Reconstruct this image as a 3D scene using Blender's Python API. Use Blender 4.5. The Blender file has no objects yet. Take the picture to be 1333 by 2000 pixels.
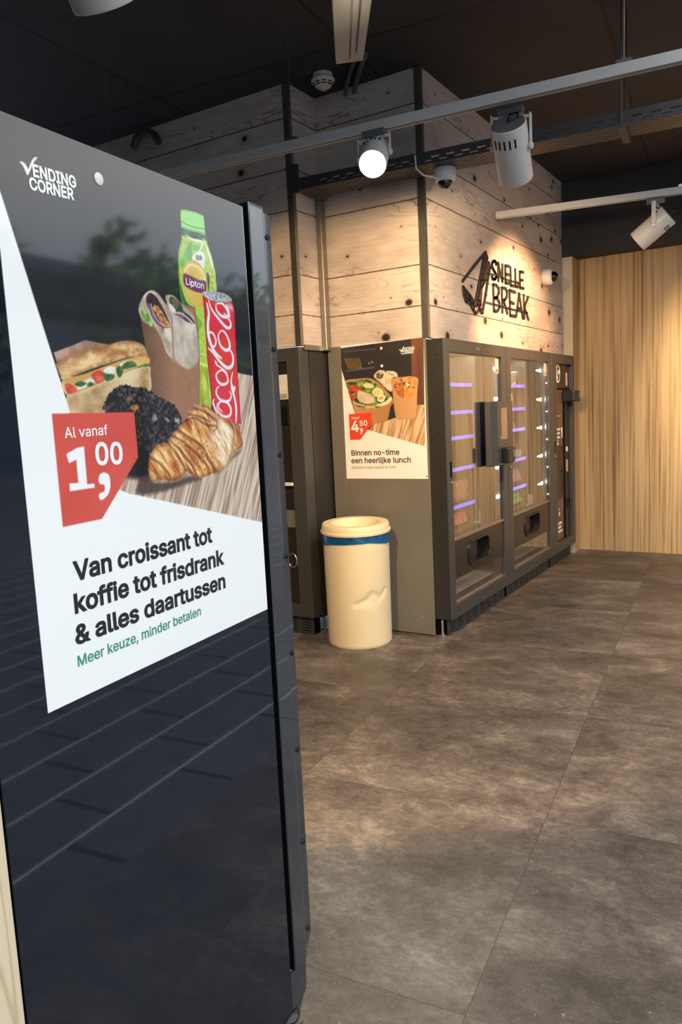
import bpy, bmesh, math, random
import numpy as np
from mathutils import Matrix, Vector
from mathutils.geometry import delaunay_2d_cdt

random.seed(4)
scene = bpy.context.scene
COL = scene.collection
TH = 0.0951303                      # shop grid against the vending wall, about five degrees
CA, SA = math.cos(TH), math.sin(TH)


def AW(a, b, z=0.0):
    """shop-grid coordinates (along, across) to world"""
    return Vector((a * CA - b * SA, a * SA + b * CA, z))


# ------------------------------------------------------------------ camera, sky, exposure
cam_data = bpy.data.cameras.new('camera')
cam = bpy.data.objects.new('camera', cam_data)
COL.objects.link(cam)
cam_data.sensor_fit = 'VERTICAL'
cam_data.sensor_height = 36.0
cam_data.lens = 1485.63 / 2000 * 36.0
cam_data.clip_start = 0.02
R_ = Vector((0.52384155, -0.85042641, -0.04863071))
D_ = Vector((-0.13494802, -0.02648404, -0.99049868))
F_ = Vector((0.8410583, 0.52542698, -0.1286368))
cam.matrix_world = Matrix(((R_.x, -D_.x, -F_.x, 0.0), (R_.y, -D_.y, -F_.y, 0.0), (R_.z, -D_.z, -F_.z, 1.405), (0, 0, 0, 1)))
scene.camera = cam

world = bpy.data.worlds.new('sky')
scene.world = world
world.use_nodes = True
wn, wl = world.node_tree.nodes, world.node_tree.links
bg = wn['Background']
tc = wn.new('ShaderNodeTexCoord')
sep = wn.new('ShaderNodeSeparateXYZ')
ramp = wn.new('ShaderNodeValToRGB')
wl.new(tc.outputs['Generated'], sep.inputs[0])
wl.new(sep.outputs['Z'], ramp.inputs[0])
ramp.color_ramp.elements[0].position = 0.0
ramp.color_ramp.elements[0].color = (0.40, 0.50, 0.64, 1)
ramp.color_ramp.elements[1].position = 0.8
ramp.color_ramp.elements[1].color = (0.82, 0.90, 1.0, 1)
e = ramp.color_ramp.elements.new(0.15)
e.color = (0.46, 0.58, 0.74, 1)
e = ramp.color_ramp.elements.new(0.29)
e.color = (1.0, 0.98, 0.96, 1)
wl.new(ramp.outputs[0], bg.inputs['Color'])
bg.inputs['Strength'].default_value = SKY = 2.9

vs = scene.view_settings
vs.view_transform = 'Standard'
vs.look = 'None'
vs.gamma = 1.0
vs.use_curve_mapping = False
vs.exposure = 0.14
scene.cycles.max_bounces = 10
scene.cycles.glossy_bounces = 5
scene.cycles.transmission_bounces = 8
scene.cycles.transparent_max_bounces = 12
scene.cycles.caustics_reflective = False
scene.cycles.caustics_refractive = False
scene.cycles.sample_clamp_indirect = 4.0

WARM = (1.0, 0.70, 0.40)
WARM2 = (1.0, 0.53, 0.27)
POWER = dict(pool=150.0, bin=270.0, shelf=90.0, sign=165.0, wash=285.0)


# ------------------------------------------------------------------ node helpers
def lin(c):
    return tuple(((v / 255.0) / 12.92 if v / 255.0 <= 0.04045 else ((v / 255.0 + 0.055) / 1.055) ** 2.4) for v in c[:3]) + (1.0,)


class NT:
    def __init__(self, name):
        self.m = bpy.data.materials.new(name)
        self.m.use_nodes = True
        self.n, self.l = self.m.node_tree.nodes, self.m.node_tree.links
        self.b = self.n['Principled BSDF']

    def new(self, t, **kw):
        nd = self.n.new(t)
        for k, v in kw.items():
            setattr(nd, k, v)
        return nd

    def put(self, sock, v):
        if isinstance(v, bpy.types.NodeSocket):
            self.l.new(v, sock)
        elif v is not None:
            sock.default_value = v

    def math(self, op, a, b=None, c=None, clamp=False):
        nd = self.new('ShaderNodeMath', operation=op, use_clamp=clamp)
        self.put(nd.inputs[0], a)
        if b is not None:
            self.put(nd.inputs[1], b)
        if c is not None:
            self.put(nd.inputs[2], c)
        return nd.outputs[0]

    def noise(self, vec, scale=5.0, detail=4.0, rough=0.5, dist=0.0):
        nd = self.new('ShaderNodeTexNoise')
        self.put(nd.inputs['Vector'], vec)
        nd.inputs['Scale'].default_value = scale
        nd.inputs['Detail'].default_value = detail
        nd.inputs['Roughness'].default_value = rough
        nd.inputs['Distortion'].default_value = dist
        return nd.outputs['Fac']

    def ramp(self, fac, stops):
        nd = self.new('ShaderNodeValToRGB')
        self.put(nd.inputs[0], fac)
        els = nd.color_ramp.elements
        els[0].position, els[0].color = stops[0][0], stops[0][1]
        els[1].position, els[1].color = stops[-1][0], stops[-1][1]
        for p, c in stops[1:-1]:
            k = els.new(p)
            k.color = c
        return nd.outputs[0]

    def mix(self, fac, a, b, mode='MIX'):
        nd = self.new('ShaderNodeMix', data_type='RGBA', blend_type=mode)
        self.put(nd.inputs[0], fac)
        self.put(nd.inputs[6], a)
        self.put(nd.inputs[7], b)
        return nd.outputs[2]

    def pos(self):
        return self.new('ShaderNodeNewGeometry').outputs['Position']

    def obj(self):
        return self.new('ShaderNodeTexCoord').outputs['Object']

    def sepx(self, v):
        nd = self.new('ShaderNodeSeparateXYZ')
        self.l.new(v, nd.inputs[0])
        return nd.outputs

    def comb(self, x, y, z):
        nd = self.new('ShaderNodeCombineXYZ')
        for i, v in enumerate((x, y, z)):
            self.put(nd.inputs[i], v)
        return nd.outputs[0]

    def scalev(self, v, s):
        nd = self.new('ShaderNodeVectorMath', operation='MULTIPLY')
        self.l.new(v, nd.inputs[0])
        nd.inputs[1].default_value = s
        return nd.outputs[0]

    def bump(self, h, strength=0.2, dist=0.002):
        nd = self.new('ShaderNodeBump')
        nd.inputs['Strength'].default_value = strength
        nd.inputs['Distance'].default_value = dist
        self.l.new(h, nd.inputs['Height'])
        self.l.new(nd.outputs[0], self.b.inputs['Normal'])


def mat(name, rgb, rough=0.5, metal=0.0, var=0.08, nscale=14.0, bump=0.0, bscale=180.0, spec=0.5, coat=0.0, rvar=0.06, trans=0.0, emit=None, estr=0.0):
    t = NT(name)
    c = lin(rgb)
    v = t.obj()
    f = t.noise(v, nscale, 4.0, 0.55)
    lo = tuple(x * (1 - var) for x in c[:3]) + (1,)
    hi = tuple(min(1.0, x * (1 + var)) for x in c[:3]) + (1,)
    t.l.new(t.ramp(f, [(0.3, lo), (0.7, hi)]), t.b.inputs['Base Color'])
    t.l.new(t.math('MULTIPLY_ADD', f, rvar, rough - rvar / 2), t.b.inputs['Roughness'])
    t.b.inputs['Metallic'].default_value = metal
    t.b.inputs['Specular IOR Level'].default_value = spec
    t.b.inputs['Coat Weight'].default_value = coat
    t.b.inputs['Transmission Weight'].default_value = trans
    if emit:
        t.b.inputs['Emission Color'].default_value = lin(emit)
        t.b.inputs['Emission Strength'].default_value = estr
    if bump:
        t.bump(t.noise(v, bscale, 3.0), bump, 0.001)
    return t.m


def glass_mat(name, tint=(0.97, 0.985, 0.98), refl=3.2, ior=1.5):
    t = NT(name)
    t.n.remove(t.b)
    out = t.n['Material Output']
    tr, gl, mx = t.new('ShaderNodeBsdfTransparent'), t.new('ShaderNodeBsdfGlossy'), t.new('ShaderNodeMixShader')
    fr = t.new('ShaderNodeFresnel')
    fr.inputs['IOR'].default_value = ior
    gl.inputs['Roughness'].default_value = 0.0
    smear = t.noise(t.obj(), 6.0, 3.0)
    t.l.new(t.ramp(smear, [(0.2, tuple(tint) + (1,)), (0.8, (1, 1, 1, 1))]), tr.inputs['Color'])
    front = t.math('SUBTRACT', 1.0, t.new('ShaderNodeNewGeometry').outputs['Backfacing'])      # one reflection per sheet
    t.l.new(t.math('MULTIPLY', t.math('MULTIPLY', fr.outputs[0], front), refl, clamp=True), mx.inputs[0])
    t.l.new(tr.outputs[0], mx.inputs[1])
    t.l.new(gl.outputs[0], mx.inputs[2])
    t.l.new(mx.outputs[0], out.inputs['Surface'])
    return t.m


PLANKS = [2.012, 2.247, 2.62, 2.855, 3.141]


def wood_mat(name):
    """white-washed pine boards laid level, with knots and growth rings"""
    t = NT(name)
    x, y, z = t.sepx(t.pos())
    al = t.math('ADD', x, y)
    idx = None
    dmin = None
    for k in PLANKS:
        g = t.math('GREATER_THAN', z, k)
        idx = g if idx is None else t.math('ADD', idx, g)
        d = t.math('ABSOLUTE', t.math('SUBTRACT', z, k))
        dmin = d if dmin is None else t.math('MINIMUM', dmin, d)
    seed = t.math('MULTIPLY', idx, 7.31)
    wob = t.noise(t.comb(t.math('MULTIPLY', al, 1.6), t.math('MULTIPLY', z, 7.0), seed), 1.0, 3.0, 0.5)
    rings = t.math('SINE', t.math('ADD', t.math('MULTIPLY', wob, 74.0), t.math('MULTIPLY', z, 22.0)))
    ringm = t.math('POWER', t.math('MULTIPLY_ADD', rings, 0.5, 0.5), 12.0)
    mask = t.ramp(t.noise(t.comb(t.math('MULTIPLY', al, 1.3), t.math('MULTIPLY', z, 3.0), seed), 1.3, 2.0), [(0.5, (0, 0, 0, 1)), (0.66, (1, 1, 1, 1))])
    ringm = t.math('MULTIPLY', ringm, mask)
    grain = t.noise(t.comb(t.math('MULTIPLY', al, 4.0), t.math('MULTIPLY', z, 90.0), seed), 1.0, 5.0, 0.6)
    big = t.noise(t.comb(t.math('MULTIPLY', al, 1.1), t.math('MULTIPLY', z, 2.4), seed), 1.5, 4.0, 0.6)
    base = t.ramp(big, [(0.28, lin((172, 160, 152))), (0.5, lin((206, 193, 182))), (0.75, lin((226, 214, 200)))])
    base = t.mix(t.math('MULTIPLY', t.math('SUBTRACT', grain, 0.36, clamp=True), 0.9, clamp=True), base, lin((142, 118, 104)), 'MIX')
    base = t.mix(t.math('MULTIPLY', ringm, 0.62), base, lin((116, 74, 54)))
    vo = t.new('ShaderNodeTexVoronoi', feature='F1', voronoi_dimensions='2D')
    t.l.new(t.comb(t.math('MULTIPLY_ADD', al, 3.1, seed), t.math('MULTIPLY', z, 4.0), 0.0), vo.inputs['Vector'])
    vo.inputs['Scale'].default_value = 1.0
    rnd = t.sepx(vo.outputs['Color'])[0]
    vd = t.math('ADD', vo.outputs['Distance'], t.math('MULTIPLY', t.noise(t.comb(al, z, seed), 30.0, 2.0), 0.03))
    size = t.math('MULTIPLY', t.math('MULTIPLY_ADD', rnd, 0.12, 0.024), 1.0)
    kn = t.math('SUBTRACT', 1.0, t.math('DIVIDE', vd, size), clamp=True)
    base = t.mix(t.math('MULTIPLY', t.math('SUBTRACT', 1.0, t.math('DIVIDE', vd, t.math('MULTIPLY', size, 2.2)), clamp=True), 0.5), base, lin((112, 92, 84)))
    base = t.mix(t.math('MULTIPLY', kn, 2.6, clamp=True), base, lin((44, 34, 34)))
    jn = t.math('LESS_THAN', t.math('ADD', dmin, t.math('MULTIPLY', t.noise(t.comb(al, z, 0.0), 40.0, 2.0), 0.004)), 0.0052)
    base = t.mix(t.math('MULTIPLY', jn, 0.9), base, lin((34, 28, 26)))
    t.l.new(base, t.b.inputs['Base Color'])
    t.b.inputs['Roughness'].default_value = 0.62
    t.b.inputs['Specular IOR Level'].default_value = 0.3
    t.bump(grain, 0.12, 0.002)
    return t.m


def laminate_mat(name):
    """striped wood laminate, grain upright"""
    t = NT(name)
    x, y, z = t.sepx(t.pos())
    al = t.math('ADD', t.math('MULTIPLY', x, 1.0), y)
    a = t.noise(t.comb(t.math('MULTIPLY', al, 42.0), 0.0, t.math('MULTIPLY', z, 0.55)), 1.0, 3.0, 0.65)
    b = t.noise(t.comb(t.math('MULTIPLY', al, 11.0), 3.0, t.math('MULTIPLY', z, 0.25)), 1.0, 2.0, 0.5)
    f = t.math('MULTIPLY_ADD', a, 0.75, t.math('MULTIPLY', b, 0.25))
    c = t.ramp(f, [(0.32, lin((112, 86, 58))), (0.42, lin((158, 128, 90))), (0.5, lin((190, 160, 116))), (0.6, lin((200, 172, 130))), (0.72, lin((166, 136, 96)))])
    t.l.new(c, t.b.inputs['Base Color'])
    t.b.inputs['Roughness'].default_value = 0.5
    t.b.inputs['Specular IOR Level'].default_value = 0.35
    return t.m


def floor_mat():
    t = NT('stone_look_vinyl')
    x, y, z = t.sepx(t.pos())
    a = t.math('ADD', t.math('MULTIPLY', x, CA), t.math('MULTIPLY', y, SA))
    b = t.math('SUBTRACT', t.math('MULTIPLY', y, CA), t.math('MULTIPLY', x, SA))
    ia = t.math('FLOOR', t.math('DIVIDE', t.math('SUBTRACT', a, 1.54), 0.925))
    ib = t.math('FLOOR', t.math('DIVIDE', t.math('SUBTRACT', b, 0.51), 0.935))
    seed = t.math('ADD', t.math('MULTIPLY', ia, 3.7), t.math('MULTIPLY', ib, 9.1))
    v = t.comb(a, b, seed)
    v2 = t.comb(t.math('MULTIPLY', a, 1.5), b, seed)
    n1 = t.noise(v2, 2.2, 6.0, 0.62, 0.4)
    n2 = t.noise(v2, 13.0, 8.0, 0.75, 0.5)
    n3 = t.noise(v, 160.0, 3.0, 0.7)
    n4 = t.noise(v2, 38.0, 6.0, 0.8, 0.3)
    f = t.math('ADD', t.math('MULTIPLY', n1, 0.46), t.math('ADD', t.math('MULTIPLY', n2, 0.30), t.math('MULTIPLY', n4, 0.24)))
    c = t.ramp(f, [(0.39, lin((54, 47, 43))), (0.475, lin((82, 74, 67))), (0.535, lin((103, 94, 85))), (0.62, lin((142, 131, 119)))])
    c = t.mix(t.math('MULTIPLY', t.math('SUBTRACT', n3, 0.5), 0.9, clamp=True), c, lin((150, 138, 126)))
    spk = t.math('GREATER_THAN', t.noise(v, 75.0, 2.0), 0.755)
    c = t.mix(t.math('MULTIPLY', spk, 0.5), c, lin((190, 182, 170)))
    fa = t.math('ABSOLUTE', t.math('SUBTRACT', t.math('FRACT', t.math('ADD', t.math('DIVIDE', t.math('SUBTRACT', a, 1.54), 0.925), 0.5)), 0.5))
    fb = t.math('ABSOLUTE', t.math('SUBTRACT', t.math('FRACT', t.math('ADD', t.math('DIVIDE', t.math('SUBTRACT', b, 0.51), 0.935), 0.5)), 0.5))
    j = t.math('LESS_THAN', t.math('MINIMUM', fa, fb), 0.0016)
    c = t.mix(t.math('MULTIPLY', j, 0.6), c, lin((36, 31, 28)))
    t.l.new(c, t.b.inputs['Base Color'])
    t.l.new(t.math('MULTIPLY_ADD', n2, 0.25, 0.34), t.b.inputs['Roughness'])
    t.b.inputs['Specular IOR Level'].default_value = 0.45
    t.bump(t.math('ADD', n3, t.math('MULTIPLY', n4, 0.8)), 0.35, 0.002)
    return t.m


def ceiling_mat():
    t = NT('charcoal_ceiling_panel')
    x, y, z = t.sepx(t.pos())
    a = t.math('ADD', t.math('MULTIPLY', x, CA), t.math('MULTIPLY', y, SA))
    b = t.math('SUBTRACT', t.math('MULTIPLY', y, CA), t.math('MULTIPLY', x, SA))
    fa = t.math('ABSOLUTE', t.math('SUBTRACT', t.math('FRACT', t.math('ADD', t.math('DIVIDE', t.math('SUBTRACT', a, 3.9), 2.4), 0.5)), 0.5))
    fb = t.math('ABSOLUTE', t.math('SUBTRACT', t.math('FRACT', t.math('ADD', t.math('DIVIDE', t.math('SUBTRACT', b, 0.54), 1.25), 0.5)), 0.5))
    j = t.math('MAXIMUM', t.math('LESS_THAN', fa, 0.005), t.math('LESS_THAN', fb, 0.008))
    n = t.noise(t.pos(), 3.0, 5.0)
    c = t.ramp(n, [(0.3, lin((33, 35, 41))), (0.7, lin((44, 47, 54)))])
    c = t.mix(j, c, lin((12, 12, 13)))
    t.l.new(c, t.b.inputs['Base Color'])
    t.b.inputs['Roughness'].default_value = 0.75
    t.bump(t.noise(t.pos(), 240.0, 2.0), 0.2, 0.001)
    return t.m


def paving_mat():
    t = NT('concrete_paving')
    x, y, z = t.sepx(t.pos())
    a = t.math('ADD', t.math('MULTIPLY', x, CA), t.math('MULTIPLY', y, SA))
    b = t.math('SUBTRACT', t.math('MULTIPLY', y, CA), t.math('MULTIPLY', x, SA))
    rb = t.math('DIVIDE', t.math('SUBTRACT', b, 0.071), 0.302)
    row = t.math('FLOOR', rb)
    fb = t.math('ABSOLUTE', t.math('SUBTRACT', t.math('FRACT', t.math('ADD', rb, 0.5)), 0.5))
    ra = t.math('ADD', t.math('DIVIDE', a, 0.6), t.math('MULTIPLY', row, 0.37))
    fa = t.math('ABSOLUTE', t.math('SUBTRACT', t.math('FRACT', ra), 0.5))
    n = t.noise(t.pos(), 7.0, 6.0, 0.6)
    c = t.ramp(n, [(0.3, lin((84, 86, 90))), (0.7, lin((106, 108, 112)))])
    c = t.mix(t.math('LESS_THAN', fa, 0.022), c, lin((40, 40, 44)))
    c = t.mix(t.math('LESS_THAN', fb, 0.016), c, lin((250, 250, 250)))
    t.l.new(c, t.b.inputs['Base Color'])
    t.b.inputs['Roughness'].default_value = 0.7
    return t.m


def attr_mat(name, rough=0.35, coat=0.0):
    t = NT(name)
    at = t.new('ShaderNodeAttribute', attribute_name='print')
    grain = t.noise(t.obj(), 900.0, 2.0)
    c = t.mix(t.math('MULTIPLY', grain, 0.06), at.outputs['Color'], (0.5, 0.5, 0.5, 1))
    t.l.new(c, t.b.inputs['Base Color'])
    t.b.inputs['Roughness'].default_value = rough
    t.b.inputs['Coat Weight'].default_value = coat
    t.b.inputs['Coat Roughness'].default_value = 0.08
    return t.m


# ------------------------------------------------------------------ mesh helpers
class MB:
    def __init__(self, o=(0, 0, 0)):
        self.bm = bmesh.new()
        self.o = Vector(o)
        self.mi = 0

    def v(self, p):
        return self.bm.verts.new(Vector(p) - self.o)

    def f(self, vs_):
        try:
            fc = self.bm.faces.new(vs_)
            fc.material_index = self.mi
            return fc
        except ValueError:
            return None

    def box(self, x0, x1, y0, y1, z0, z1):
        c = [self.v(p) for p in ((x0, y0, z0), (x1, y0, z0), (x1, y1, z0), (x0, y1, z0), (x0, y0, z1), (x1, y0, z1), (x1, y1, z1), (x0, y1, z1))]
        for q in ((0, 3, 2, 1), (4, 5, 6, 7), (0, 1, 5, 4), (1, 2, 6, 5), (2, 3, 7, 6), (3, 0, 4, 7)):
            self.f([c[i] for i in q])
        return self

    def obox(self, ctr, ax, half):
        """oriented box: centre, three unit axes, half sizes"""
        ctr = Vector(ctr)
        ax = [Vector(a).normalized() * h for a, h in zip(ax, half)]
        c = []
        for sz in (-1, 1):
            for sx, sy in ((-1, -1), (1, -1), (1, 1), (-1, 1)):
                c.append(self.v(ctr + ax[0] * sx + ax[1] * sy + ax[2] * sz))
        for q in ((0, 3, 2, 1), (4, 5, 6, 7), (0, 1, 5, 4), (1, 2, 6, 5), (2, 3, 7, 6), (3, 0, 4, 7)):
            self.f([c[i] for i in q])
        return self

    def prism(self, pts, direction):
        """closed outline of 3-d points pushed along a vector"""
        d = Vector(direction)
        a = [self.v(p) for p in pts]
        b = [self.v(Vector(p) + d) for p in pts]
        self.f(a[::-1])
        self.f(b)
        n = len(a)
        for i in range(n):
            self.f([a[i], a[(i + 1) % n], b[(i + 1) % n], b[i]])
        return self

    def rings(self, rings, cap0=True, cap1=True):
        rr = [[self.v(p) for p in r] for r in rings]
        n = len(rr[0])
        for k in range(len(rr) - 1):
            for i in range(n):
                self.f([rr[k][i], rr[k][(i + 1) % n], rr[k + 1][(i + 1) % n], rr[k + 1][i]])
        if cap0:
            self.f(rr[0][::-1])
        if cap1:
            self.f(rr[-1])
        return self

    def lathe(self, base, axis, prof, n=32, cap0=True, cap1=True, squash=1.0):
        axis = Vector(axis).normalized()
        u = axis.orthogonal().normalized()
        w = axis.cross(u)
        base = Vector(base)
        rs = []
        for r, h in prof:
            rs.append([base + axis * h + (u * math.cos(2 * math.pi * i / n) + w * math.sin(2 * math.pi * i / n) * squash) * max(r, 1e-5) for i in range(n)])
        return self.rings(rs, cap0, cap1)

    def cyl(self, p0, p1, r, n=20):
        p0, p1 = Vector(p0), Vector(p1)
        return self.lathe(p0, p1 - p0, [(r, 0), (r, (p1 - p0).length)], n)

    def tube(self, pts, r, n=10):
        pts = [Vector(p) for p in pts]
        rs = []
        u = None
        for i, p in enumerate(pts):
            d = (pts[min(i + 1, len(pts) - 1)] - pts[max(i - 1, 0)]).normalized()
            if u is None:
                u = d.orthogonal().normalized()
            u = (u - d * u.dot(d)).normalized()
            w = d.cross(u)
            rs.append([p + (u * math.cos(2 * math.pi * k / n) + w * math.sin(2 * math.pi * k / n)) * r for k in range(n)])
        return self.rings(rs)

    def frame(self, x0, x1, z0, z1, y0, y1, holes):
        """a plate in the x-z plane with rectangular holes, thickness y0..y1"""
        xs = sorted({x0, x1} | {h[0] for h in holes} | {h[1] for h in holes})
        zs = sorted({z0, z1} | {h[2] for h in holes} | {h[3] for h in holes})
        solid = {}
        for i in range(len(xs) - 1):
            for k in range(len(zs) - 1):
                cx, cz = (xs[i] + xs[i + 1]) / 2, (zs[k] + zs[k + 1]) / 2
                solid[i, k] = not any(h[0] < cx < h[1] and h[2] < cz < h[3] for h in holes)
        vc = {}

        def gv(i, k, y):
            if (i, k, y) not in vc:
                vc[i, k, y] = self.v((xs[i], y, zs[k]))
            return vc[i, k, y]
        for (i, k), s in solid.items():
            if not s:
                continue
            self.f([gv(i, k, y0), gv(i + 1, k, y0), gv(i + 1, k + 1, y0), gv(i, k + 1, y0)])
            self.f([gv(i, k, y1), gv(i, k + 1, y1), gv(i + 1, k + 1, y1), gv(i + 1, k, y1)])
            for di, dk, e0, e1 in ((-1, 0, (i, k), (i, k + 1)), (1, 0, (i + 1, k + 1), (i + 1, k)), (0, -1, (i + 1, k), (i, k)), (0, 1, (i, k + 1), (i + 1, k + 1))):
                if not solid.get((i + di, k + dk), False):
                    self.f([gv(*e0, y0), gv(*e1, y0), gv(*e1, y1), gv(*e0, y1)])
        return self

    def build(self, name, mats, parent=None, smooth=False, bev=0.0, seg=2):
        bmesh.ops.recalc_face_normals(self.bm, faces=self.bm.faces)
        me = bpy.data.meshes.new(name)
        self.bm.to_mesh(me)
        self.bm.free()
        for m_ in (mats if isinstance(mats, (list, tuple)) else [mats]):
            me.materials.append(m_)
        if smooth:
            me.polygons.foreach_set('use_smooth', [True] * len(me.polygons))
            me.set_sharp_from_angle(angle=math.radians(40))
        ob = bpy.data.objects.new(name, me)
        COL.objects.link(ob)
        ob.parent = parent
        if bev:
            bv = ob.modifiers.new('bevel', 'BEVEL')
            bv.width = bev
            bv.segments = seg
            bv.limit_method = 'ANGLE'
            bv.harden_normals = False
        return ob


def tag(o, label, cat=None, group=None, kind=None):
    if label:
        o['label'] = label
    if cat:
        o['category'] = cat
    if group:
        o['group'] = group
    if kind:
        o['kind'] = kind
    return o


def struct(o):
    o['kind'] = 'structure'
    return o


def thing(name, label, cat, loc=(0, 0, 0), rot=0.0, group=None):
    o = bpy.data.objects.new(name, None)
    o.empty_display_size = 0.1
    COL.objects.link(o)
    o.location = loc
    o.rotation_euler = (0, 0, rot)
    return tag(o, label, cat, group)


def copy_thing(src, loc, rot, label, group):
    r = src.copy()
    COL.objects.link(r)
    r.location = loc
    r.rotation_euler = rot
    tag(r, label, None, group)
    for ch in src.children:
        c = ch.copy()
        COL.objects.link(c)
        c.parent = r
    return r


_text_cache = {}
try:
    GROTESK = bpy.data.fonts.load(bpy.utils.system_resource('DATAFILES') + '/fonts/Inter.woff2')   # Blender's own interface face
except Exception:
    GROTESK = None


def text_geo(s, off=0.0, shear=0.0):
    """lettering as filled outlines: filled by winding, so overlapping contours stay solid; off fattens the strokes"""
    key = (s, off, shear)
    if key in _text_cache:
        return _text_cache[key]
    cu = bpy.data.curves.new('t', 'FONT')
    cu.body = s
    if GROTESK:
        cu.font = GROTESK
    ob = bpy.data.objects.new('t', cu)
    COL.objects.link(ob)
    dg = bpy.context.evaluated_depsgraph_get()
    c2 = ob.evaluated_get(dg).to_curve(dg)
    loops = []
    for sp in c2.splines:
        bp_ = sp.bezier_points
        n = len(bp_)
        out = []
        for i in range(n):
            a, b = bp_[i], bp_[(i + 1) % n]
            p0, p1, p2, p3 = a.co.xy, a.handle_right.xy, b.handle_left.xy, b.co.xy
            d = p3 - p0
            straight = d.length < 1e-9 or (abs(d.cross(p1 - p0)) + abs(d.cross(p2 - p0))) / d.length < 1e-4
            for k in range(1 if straight else 6):
                t = k / 6
                q = p0 * (1 - t) ** 3 + p1 * (3 * t * (1 - t) ** 2) + p2 * (3 * t * t * (1 - t)) + p3 * t ** 3
                if not out or (q - out[-1]).length > 1e-5:
                    out.append(q)
        if len(out) > 2 and (out[0] - out[-1]).length < 1e-5:
            out.pop()
        if len(out) > 2:
            loops.append(out)
    bpy.data.objects.remove(ob)
    bpy.data.curves.remove(cu)

    if off:
        big = []
        for l in loops:
            n = len(l)
            o2 = []
            for i in range(n):
                d0, d1 = (l[i] - l[i - 1]).normalized(), (l[(i + 1) % n] - l[i]).normalized()
                nn = Vector((d0.y + d1.y, -(d0.x + d1.x)))
                if nn.length < 1e-6:
                    o2.append(l[i])
                    continue
                nn.normalize()
                cs_ = max(.5, nn.dot(Vector((d0.y, -d0.x))))
                o2.append(l[i] + nn * (-off / cs_))
            big.append(o2)
        loops = big

    vin, edges = [], []
    for l in loops:
        b0 = len(vin)
        vin.extend(l)
        edges.extend((b0 + i, b0 + (i + 1) % len(l)) for i in range(len(l)))
    vo, _, fo, _, _, _ = delaunay_2d_cdt(vin, edges, [], 0, 1e-6)

    def winding(p):
        w = 0
        for l in loops:
            for i in range(len(l)):
                a, b = l[i - 1], l[i]
                if (a.y <= p.y) != (b.y <= p.y) and a.x + (p.y - a.y) * (b.x - a.x) / (b.y - a.y) > p.x:
                    w += 1 if b.y > a.y else -1
        return w
    pts = [(v.x, v.y, 0.0) for v in vo]
    faces = [tuple(f) for f in fo if winding(sum((vo[i] for i in f), Vector((0, 0))) / len(f))]
    xs = [p[0] for p in pts]
    _text_cache[key] = (pts, faces, min(xs), max(xs))
    return _text_cache[key]


CAPH = max(p[1] for p in text_geo('H')[0])


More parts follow.
